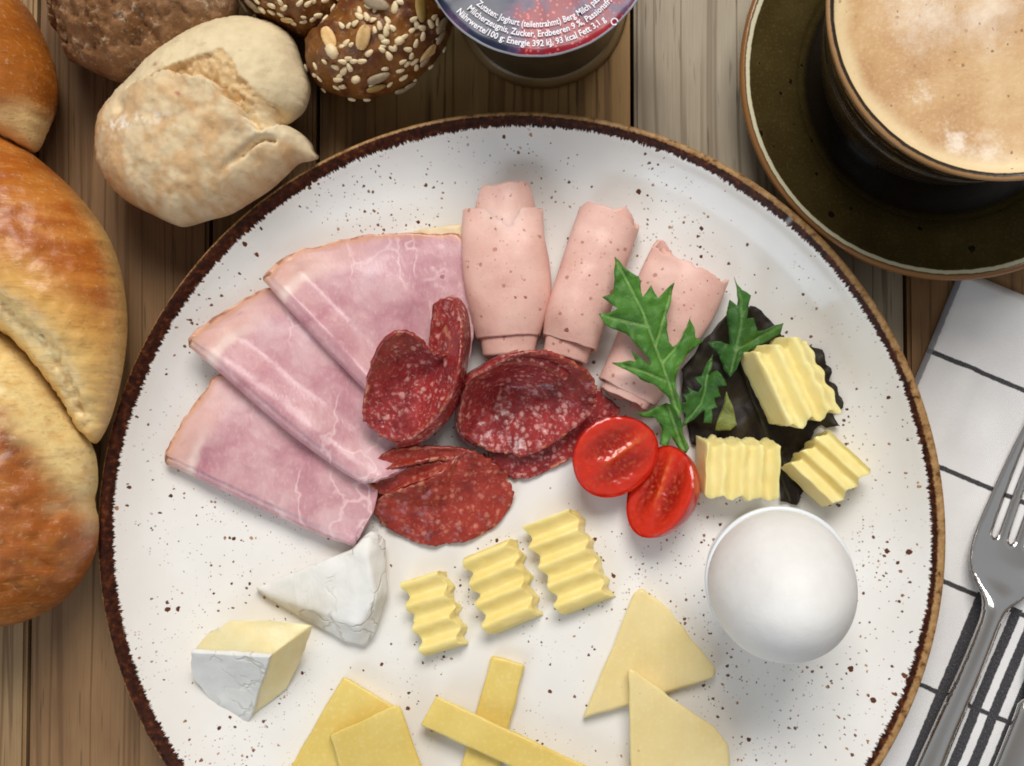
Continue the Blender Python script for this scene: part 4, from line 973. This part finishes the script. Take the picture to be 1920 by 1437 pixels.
# blocks on the lettuce: flutes along the long side
fluted('largest fluted butter block, on the dark lettuce beside the small serrated leaf', (1418, 668), (64, 136), (94, -36), 2.7, 1.9, (-.25, .62, .80), (-4.6, 1.0, 13), m_but, ZP+.0185, GK, seed_=11, skew=.15, zs=(-1, 0), rough=.0002, scal=.7)
fluted('fluted butter block lying level between tomato and egg', (1326, 834), (-4, 98), (136, 6), 4, 1.2, (.05, .55, .85), (-2.6, 2.8, 10), m_but, ZP+.0140, GK, seed_=17, skew=.3, zs=(-1.5, 0), rough=.00028)
fluted('fluted butter block turned askew above the egg, farthest from the tomato', (1486, 872), (78, 74), (66, -66), 2.8, 1.7, (-.55, .30, .80), (-2.2, -1.6, 8), m_but, ZP+.0120, GK, seed_=23, skew=.2, rough=.0002)

# ------------------------------------------------------------------ tomato halves
m_skin = m_simple('tomato_skin', S(186, 26, 14), S(204, 38, 18), 40, .14, 300, .05, .0003, sss=.3, rad=(1, .15, .05), ssc=.003, spec=.5)
g = G('tomato_flesh'); o = g.obj(); c = g.attr('tint', 'Color')
c = g.mix(g.math('MULTIPLY', g.step(g.noise(500, o, 3), .5, .72), .25), c, S(226, 84, 46))
m_flesh = g.out(c, .22, g.bump(g.noise(250, o, 2), .16, .0005), sss=.4, rad=(1, .2, .08), ssc=.003, spec=.55)
def tomato(label, ctr, zc, a, b, dep, long_ang, nrm, seed_):
    """half of an oval tomato cut lengthwise; a,b half axes of the cut, dep depth, long axis angle, cut normal"""
    n_ = Vector(nrm).normalized(); la = Vector((math.cos(long_ang), math.sin(long_ang), 0)); la = (la-n_*la.dot(n_)).normalized(); sa = n_.cross(la)
    c0 = at(ctr[0], ctr[1], ZP+zc); V = []; Fc = []; nu = 56; nv = 16
    t_ = thing('tomato_half', (c0.x, c0.y, ZP), label, 'tomato', 'tomato halves')
    def W(p): return c0+la*p[0]+sa*p[1]+n_*p[2]
    for j in range(nv+1):
        th = math.pi/2*j/nv
        for i in range(nu):
            ph = 2*math.pi*i/nu; k_ = math.cos(th)**.9
            rr = 1+.02*math.cos(3*ph+seed_)
            V.append(W((a*rr*math.cos(ph)*k_, b*rr*math.sin(ph)*k_, -dep*math.sin(th))))
    for j in range(nv):
        for i in range(nu): Fc.append((j*nu+i, j*nu+(i+1) % nu, (j+1)*nu+(i+1) % nu, (j+1)*nu+i))
    V = [Vector((v.x, v.y, max(v.z, ZP+.0002))) for v in V]
    mesh('skin', V, Fc, t_, [m_skin])
    V = []; col = []; m = 36; nu = 96
    for j in range(m+1):
        s_ = j/m
        for i in range(nu):
            ph = 2*math.pi*i/nu; rr = 1+.02*math.cos(3*ph+seed_); x_ = s_*math.cos(ph); y_ = s_*math.sin(ph)
            # two seed chambers either side of the core, fleshy wall outside
            lo = 0
            for sg in (-1, 1): lo = max(lo, math.exp(-(((x_-.05)/.62)**2+((y_-sg*.36)/.28)**2)**1.5))
            core = math.exp(-((y_-.1*x_)/.075)**2)*sstep(.8, .2, abs(x_-.25))
            z_ = -.0010*lo+.0003*fbm(x_*6, y_*6, seed_, 3)+.0004*core-.0006*sstep(.9, 1.0, s_)
            V.append(W((a*rr*x_, b*rr*y_, z_)))
            cc_ = C3(206, 48, 26)*(1-lo)+C3(150, 18, 10)*lo
            pale_ = core*.55*(.6+.6*fbm(x_*9, y_*9, seed_+2, 3))+.55*lo*max(0, fbm(x_*16, y_*9, seed_+5, 2)-.1)
            pale_ = max(0, min(1, pale_)); cc_ = cc_*(1-pale_)+C3(230, 140, 72)*pale_
            k_ = sstep(.90, 1, s_); col.append(cc_*(1-k_)+C3(206, 40, 20)*k_)
    Fc = [(j*nu+i, j*nu+(i+1) % nu, (j+1)*nu+(i+1) % nu, (j+1)*nu+i) for j in range(m) for i in range(nu)]
    mesh('cut_face', V, Fc, t_, [m_flesh], attrs={'tint': np.array(col)})
tomato('halved cherry tomato with its wide cut face up, beside the salami', (1154, 856), .0125, .0150, .0132, .0125, math.radians(28), (.24, -.14, 1), 1)
tomato('halved cherry tomato tipped on its side, beside the level butter block', (1236, 922), .0125, .0158, .0122, .0140, math.radians(66), (-.60, .22, .80), 4)

# ------------------------------------------------------------------ egg and egg cup
m_por = m_simple('white_porcelain', S(226, 230, 232), S(232, 236, 238), 20, .15, spec=.5)
m_egg = m_simple('egg_shell', S(228, 225, 221), S(240, 239, 236), 55, .62, 420, .30, .0005, spec=.25)
ZR = .040
ec = at(1463, 1090, ZR); RE = (at(1463+141, 1090, ZR)-at(1463-141, 1090, ZR)).length/2
prof = [(.0004, 0), (.017, 0), (.0185, .0012), (.018, .003), (.011, .007), (.010, .010), (.014, .015), (.0195, .023), (RE*.985, .031), (RE, ZR-ZP-.0012), (RE*.995, ZR-ZP-.0003), (RE*.96, ZR-ZP), (RE*.935, ZR-ZP-.0008), (RE*.92, .029), (.017, .020), (.010, .014), (.0004, .0125)]
prof = [tuple(p) for p in spline(prof, 4, False)]
V, Fc = lathe([(max(r_, .0004), z_) for r_, z_ in prof], 96, (ec.x, ec.y, ZP))
o_ = mesh('egg_cup', V, Fc, None, [m_por]); tag(o_, 'white porcelain egg cup on the speckled plate', 'egg cup')
V = []; Fc = []; nu, nv = 72, 40; q_ = at(1470, 1106, .0460); tilt = Quaternion((1, 0, 0), math.radians(15)) @ Quaternion((0, 1, 0), math.radians(3))
for j in range(nv+1):
    th = math.pi*j/nv; z_ = -math.cos(th)
    for i in range(nu):
        ph = 2*math.pi*i/nu; rr = math.sin(th)*(1-.10*z_)*.0222
        lump = 1+.010*fbm(math.cos(ph)*1.3*math.sin(th), math.sin(ph)*1.3*math.sin(th), z_*1.3, 2)
        V.append(q_+tilt @ (Vector((rr*math.cos(ph), rr*math.sin(ph), z_*.0282-.001))*lump))
Fc = [(j*nu+i, j*nu+(i+1) % nu, (j+1)*nu+(i+1) % nu, (j+1)*nu+i) for j in range(nv) for i in range(nu)]
o_ = mesh('boiled_egg', V, Fc, None, [m_egg]); tag(o_, 'whole white boiled egg sitting in the egg cup', 'egg')

# ------------------------------------------------------------------ brie
g = G('bloomy_rind'); o = g.obj()
wr = g.noise(90, g.scale(o, 1, .5, 1, .6), 4, .6, 1.5)
cr = g.step(g.vor(75, g.n('ShaderNodeVectorMath', {'operation': 'ADD'}, i0=o, i1=g.n('ShaderNodeVectorMath', {'operation': 'SCALE'}, i0=g.noise(70, o, 3, out=1), Scale=.02).outputs[0]).outputs[0], feat='DISTANCE_TO_EDGE'), .06, .0)
cr = g.math('MULTIPLY', cr, g.step(g.noise(45, o, 2), .45, .6))
c = g.mix(g.math('MULTIPLY', cr, .30), g.ramp(g.noise(140, o, 4), [(.3, S(226, 224, 216)), (.7, S(238, 236, 231))]), S(206, 192, 162))
m_rind = g.out(c, .62, g.bump(g.math('SUBTRACT', wr, cr), .5, .0012), spec=.25)
m_paste = m_simple('brie_paste', S(236, 218, 160), S(242, 228, 180), 150, .35, 400, .3, .0006, sss=.4, rad=(1, .8, .4), ssc=.003)
m_pedge = m_rind
def facets(pts, faces, name, parent, mat_, bev=.0012, sub=2, rough=.0005, seed_=0):
    """a soft-edged lump from corner points (px,py,mm above plate)"""
    bm = bmesh.new(); vs_ = [bm.verts.new(at(p[0], p[1], ZP+p[2]*.001)) for p in pts]
    for f in faces: bm.faces.new([vs_[i] for i in f])
    bmesh.ops.recalc_face_normals(bm, faces=bm.faces)
    if bev: bmesh.ops.bevel(bm, geom=list(bm.edges), offset=bev, segments=2, profile=.6, affect='EDGES')
    bmesh.ops.triangulate(bm, faces=[f for f in bm.faces if len(f.verts) > 4])
    for _ in range(sub): bmesh.ops.subdivide_edges(bm, edges=[e for e in bm.edges if e.calc_length() > .0016], cuts=1, use_grid_fill=True)
    bmesh.ops.triangulate(bm, faces=[f for f in bm.faces if len(f.verts) > 4])
    bm.normal_update()
    for v in bm.verts:
        p = v.co; d = rough*fbm(p.x*150, p.y*150, p.z*150+seed_, 3)
        v.co = p+v.normal*d
        if v.co.z < ZP+.0002: v.co.z = ZP+.0002
    me = bpy.data.meshes.new(name); bm.to_mesh(me); bm.free()
    o_ = link(name, me, parent, [mat_]); 
    mod(o_, 'WEIGHTED_NORMAL', keep_sharp=True) if False else None
    return o_
# wedge lying on its cut side, rind all over the visible faces
b1 = thing('brie_wedge', at(620, 1110, ZP), 'brie wedge wrapped in creased white rind, pointing away from the butter', 'cheese', 'brie wedges')
P1 = [(476, 1103, 4.5), (600, 1052, 8), (662, 1028, 9.5), (697, 994, 9), (726, 1012, 5), (727, 1110, 4), (702, 1196, 3.5), (684, 1213, 3), (640, 1200, 3.0), (560, 1158, 2.2),      # outer outline
      (688, 1046, 12.5), (704, 1122, 12), (672, 1176, 10.5), (580, 1142, 8)]
f1 = [(0, 1, 2, 10, 11, 12, 13), (0, 13, 9), (13, 12, 8, 9), (12, 7, 8), (12, 11, 6, 7), (11, 5, 6), (11, 10, 4, 5), (10, 3, 4), (10, 2, 3)]
nb = len(P1); P1 += [(p[0]+(600-p[0])*.06, p[1]+(1110-p[1])*.06, .2) for p in P1[:10]]
f1 += [(i, (i+1) % 10, nb+(i+1) % 10, nb+i) for i in range(10)]+[tuple(nb+i for i in range(10))]
facets(P1, f1, 'rind', b1, m_rind, .0011, 3, .0005, 3)
b2 = thing('brie_wedge', at(470, 1255, ZP), 'brie wedge standing up, showing two creamy cut faces', 'cheese', 'brie wedges')
P2 = [(361, 1222, 15), (392, 1182, 16.5), (432, 1164, 17), (510, 1162, 18), (586, 1172, 17.5), (506, 1230, 22),        # upper cut face
      (364, 1262, 6), (392, 1302, 2), (432, 1334, .3), (466, 1350, .3), (540, 1292, 1.5), (574, 1215, 8)]
P2 += [(440, 1180, .2), (540, 1195, .2)]
fp = [(0, 1, 2, 3, 4, 5), (5, 4, 11, 10, 9), (0, 6, 12, 2, 1), (2, 12, 13, 3), (3, 13, 11, 4), (13, 10, 11), (13, 12, 8, 9, 10), (12, 6, 7, 8), (0, 5, 9, 8, 7, 6)]
facets(P2, fp, 'paste', b2, m_paste, .0006, 2, .0004, 8)
# rind slab on the front face, a little proud of the paste
Q2 = [(357, 1224, 16), (506, 1233, 23), (466, 1355, .9), (431, 1341, .8), (388, 1309, 2.8), (359, 1266, 7)]
Q3 = [(x_+6, y_-8, max(.1, z_-.9)) for x_, y_, z_ in Q2]
n2 = len(Q2)
facets(Q2+Q3, [tuple(range(n2)), tuple(range(n2, 2*n2))]+[(i, (i+1) % n2, n2+(i+1) % n2, n2+i) for i in range(n2)], 'rind', b2, m_rind, .0004, 3, .0005, 5)

m_fat = m_simple('ham_fat_rind', S(222, 196, 150), S(236, 214, 176), 150, .35, spec=.4)
fr_ = [(752, 444, 4), (790, 430, 4.4), (830, 424, 4.6), (870, 420, 4.6), (872, 448, 5), (800, 452, 5)]
facets(fr_+[(p[0], p[1], max(.2, p[2]-3.4)) for p in fr_], [tuple(range(6)), tuple(range(6, 12))]+[(i, (i+1) % 6, 6+(i+1) % 6, 6+i) for i in range(6)], 'fat_rind', HAM_TOP, m_fat, .0005, 2, .0003, 2)
# ------------------------------------------------------------------ cheese slices
def m_cheese(name, c1, c2, eye):
    g = G(name); o = g.obj(); s1, _ = speckle(g, o, 240, .14, .05, .16, .04)
    c = g.ramp(g.noise(45, o, 4), [(.3, c1), (.7, c2)]); c = g.mix(g.math('MULTIPLY', s1, .7), c, eye)
    c = g.mix(g.math('MULTIPLY', g.step(g.noise(700, o, 3), .5, .75), .18), c, S(250, 238, 190))
    drag = g.noise(1, g.scale(o, 900, 60, 300, .5), 3)
    h = g.math('ADD', g.math('SUBTRACT', g.math('MULTIPLY', g.noise(120, o, 3), .8), g.math('MULTIPLY', s1, 1.2)), g.math('MULTIPLY', drag, .35))
    return g.out(c, g.math('ADD', .26, g.math('MULTIPLY', g.noise(90, o, 3), .2)), g.bump(h, .30, .0007), sss=.4, rad=(1, .75, .25), ssc=.003, spec=.45)
m_gou = m_cheese('gouda', S(220, 190, 98), S(230, 206, 122), S(176, 138, 54))
m_mild = m_cheese('mild_pale_cheese', S(228, 205, 142), S(237, 218, 162), S(192, 160, 96))
def slab(name, top, th, label, mat_, group, bev=.0009, rough=.00045, seed_=0, lean=(0, 0)):
    n_ = len(top)
    pts = list(top)+[(p[0]+lean[0], p[1]+lean[1], max(.15, p[2]-th)) for p in top]
    o_ = facets(pts, [tuple(range(n_)), tuple(range(n_, 2*n_))]+[(i, (i+1) % n_, n_+(i+1) % n_, n_+i) for i in range(n_)], name, None, mat_, bev, 3, rough, seed_)
    return tag(o_, label, 'cheese', group)
GS = 'yellow cheese slices'
slab('cheese_slice', [(644, 1268, 6.2), (742, 1326, 6.2), (700, 1480, 6.2), (520, 1480, 6.2)], 6, 'thick yellow cheese slice with another slice leaning on it', m_gou, GS, seed_=1)
slab('cheese_slice', [(617, 1378, 11.2), (742, 1322, 11.4), (752, 1328, 10.8), (812, 1500, 7), (660, 1510, 7)], 4.6, 'yellow cheese slice lying on top of the first slice', m_gou, GS, seed_=2)
slab('cheese_stick', [(922, 1230, 3.9), (984, 1246, 3.9), (968, 1310, 3.9), (925, 1480, 3.9), (852, 1480, 3.9)], 3.7, 'short yellow cheese strip crossed by a longer strip', m_gou, 'yellow cheese strips', seed_=3)
slab('cheese_stick', [(788, 1360, 7.8), (818, 1304, 7.8), (1000, 1390, 8.8), (1190, 1478, 8.4), (1150, 1528, 8.4), (960, 1438, 8.6)], 3.9, 'long yellow cheese strip lying across a shorter strip', m_gou, 'yellow cheese strips', seed_=4)
slab('cheese_triangle', [(1094, 1346, 4.6), (1190, 1112, 4.6), (1203, 1103, 4.4), (1256, 1142, 4.6), (1292, 1192, 4.6), (1342, 1252, 4.6), (1338, 1270, 4.4), (1200, 1314, 4.6)], 4.4, 'pale cheese triangle beside the egg, under another triangle', m_mild, 'pale cheese triangles', seed_=5, lean=(-2, 3))
slab('cheese_triangle', [(1178, 1254, 10.5), (1190, 1258, 10.5), (1266, 1314, 9.6), (1340, 1364, 8.2), (1364, 1396, 7.4), (1368, 1440, 6.6), (1360, 1490, 6), (1184, 1500, 7)], 5.0, 'pale cheese triangle lying on top of the other triangle', m_mild, 'pale cheese triangles', seed_=6)

# ------------------------------------------------------------------ fork and knife
g = G('stainless_steel'); o = g.obj()
m_steel = g.out(S(214, 211, 208), g.math('ADD', .05, g.math('MULTIPLY', g.noise(120, g.scale(o, 1, 12, 1), 3), .10)), g.bump(g.noise(800, g.scale(o, 1, 8, 1), 2), .03, .0004), metal=1.0)
f0 = at(1856, 1125, .004); f0.z = 0; fd = at(1882, 1082, .004)-at(1750, 1437, .004); fd.z = 0; fd.normalize(); fs = Vector((fd.y, -fd.x, 0))
half = [(-150, 6.5), (-146, 9), (-130, 9.6), (-100, 6.6), (-60, 4.5), (-30, 3.9), (-12, 3.6), (-5, 3.8), (0, 5.2), (4, 8.2), (8, 11), (12, 12.3), (17, 12.8), (24, 12.6), (45, 11.2), (68, 9.8)]
H = [tuple(p) for p in spline(half, 5, False)]
outl = [(s_, t_) for s_, t_ in H]
def tip(t0, t1): m_ = (t0+t1)/2; h_ = (t0-t1)/2; return [(72, m_+h_*.8), (75, m_+h_*.4), (76, m_), (75, m_-h_*.4), (72, m_-h_*.8)]
edges_t = [(9.8, 7.4), (4.3, 1.7), (-1.7, -4.3), (-7.4, -9.8)]
for k_, (t0, t1) in enumerate(edges_t):
    outl += tip(t0, t1)
    if k_ < 3:
        n0 = edges_t[k_+1][0]; m_ = (t1+n0)/2*1.0; hw = (t1-n0)/2
        outl += [(66, t1), (40, m_+hw*.75), (24, m_+1.15), (21, m_+1.0), (20, m_), (21, m_-1.0), (24, m_-1.15), (40, m_-hw*.75), (66, n0)]
outl += [(s_, -t_) for s_, t_ in H[::-1]]
P, T, nr = cdt([(a*.001, b*.001) for a, b in outl], .0009)
zs_ = np.array([(-150, 4.5), (-110, 2.6), (-60, 4.5), (-25, 9.2), (-8, 10.2), (0, 9.4), (8, 6.8), (16, 5.0), (26, 3.9), (45, 3.8), (60, 6), (76, 10.5)])
zi = np.array(spline([tuple(q) for q in zs_], 8, False))
ed_ = seg_dist(P, [(a*.001, b*.001) for a, b in outl])
V = []
for (a, b), e in zip(P, ed_):
    s_ = a*1000; z_ = np.interp(s_, zi[:, 0], zi[:, 1])
    hw = np.interp(s_, [h[0] for h in H], [h[1] for h in H])
    crown = (1-(b*1000/hw)**2)*(1.5 if s_ < -4 else 1.5-3.0*sstep(-4, 14, s_)); z_ += crown
    z_ += -.45*math.exp(-(e/.0006)**2)
    p = f0+fd*a+fs*b; V.append((p.x, p.y, .0012+z_*.001))
o_ = mesh('fork', V, T, None, [m_steel]); mod(o_, 'SOLIDIFY', thickness=.0016, offset=-1)
for f_ in o_.data.polygons: pass
tag(o_, 'stainless steel table fork lying on the checked napkin', 'fork')
k0 = at(1937, 1330, .004); k0.z = 0
kn = thing('table_knife', (k0.x, k0.y, .0025), 'stainless steel table knife beside the fork on the napkin', 'knife')
def loft(name, secs, parent, n=20, sq=2.6):
    V = []; Fc = []
    for s_, hw, hh, zc in secs:
        for i in range(n):
            a = 2*math.pi*i/n; c_, d_ = math.cos(a), math.sin(a)
            x_ = hw*math.copysign(abs(c_)**(2/sq), c_); z_ = hh*math.copysign(abs(d_)**(2/sq), d_)
            p = k0+fd*s_*.001+fs*x_*.001; V.append((p.x, p.y, (zc+z_)*.001))
    for j in range(len(secs)-1):
        for i in range(n): Fc.append((j*n+i, j*n+(i+1) % n, (j+1)*n+(i+1) % n, (j+1)*n+i))
    Fc.append(tuple(range(n))); Fc.append(tuple(range((len(secs)-1)*n, len(secs)*n)))
    return mesh(name, V, Fc, parent, [m_steel])
loft('handle', [(-90, 6, 1.8, 5), (-88, 7.5, 2.4, 5), (-50, 7, 2.6, 5.2), (-15, 6, 2.6, 5.4), (-4, 5.8, 2.8, 5.6), (0, 5.9, 2.7, 5.6), (1.5, 5.2, 1.9, 5.6), (3, 4.2, 1.2, 5.6)], kn)
loft('blade', [(2, 4.2, 1.1, 5.6), (6, 5.4, .8, 5.6), (12, 7.5, .7, 5.4), (25, 8.6, .65, 5), (60, 9, .6, 4.4), (95, 8.4, .55, 4), (112, 5, .5, 4), (118, 1.5, .4, 4)], kn)
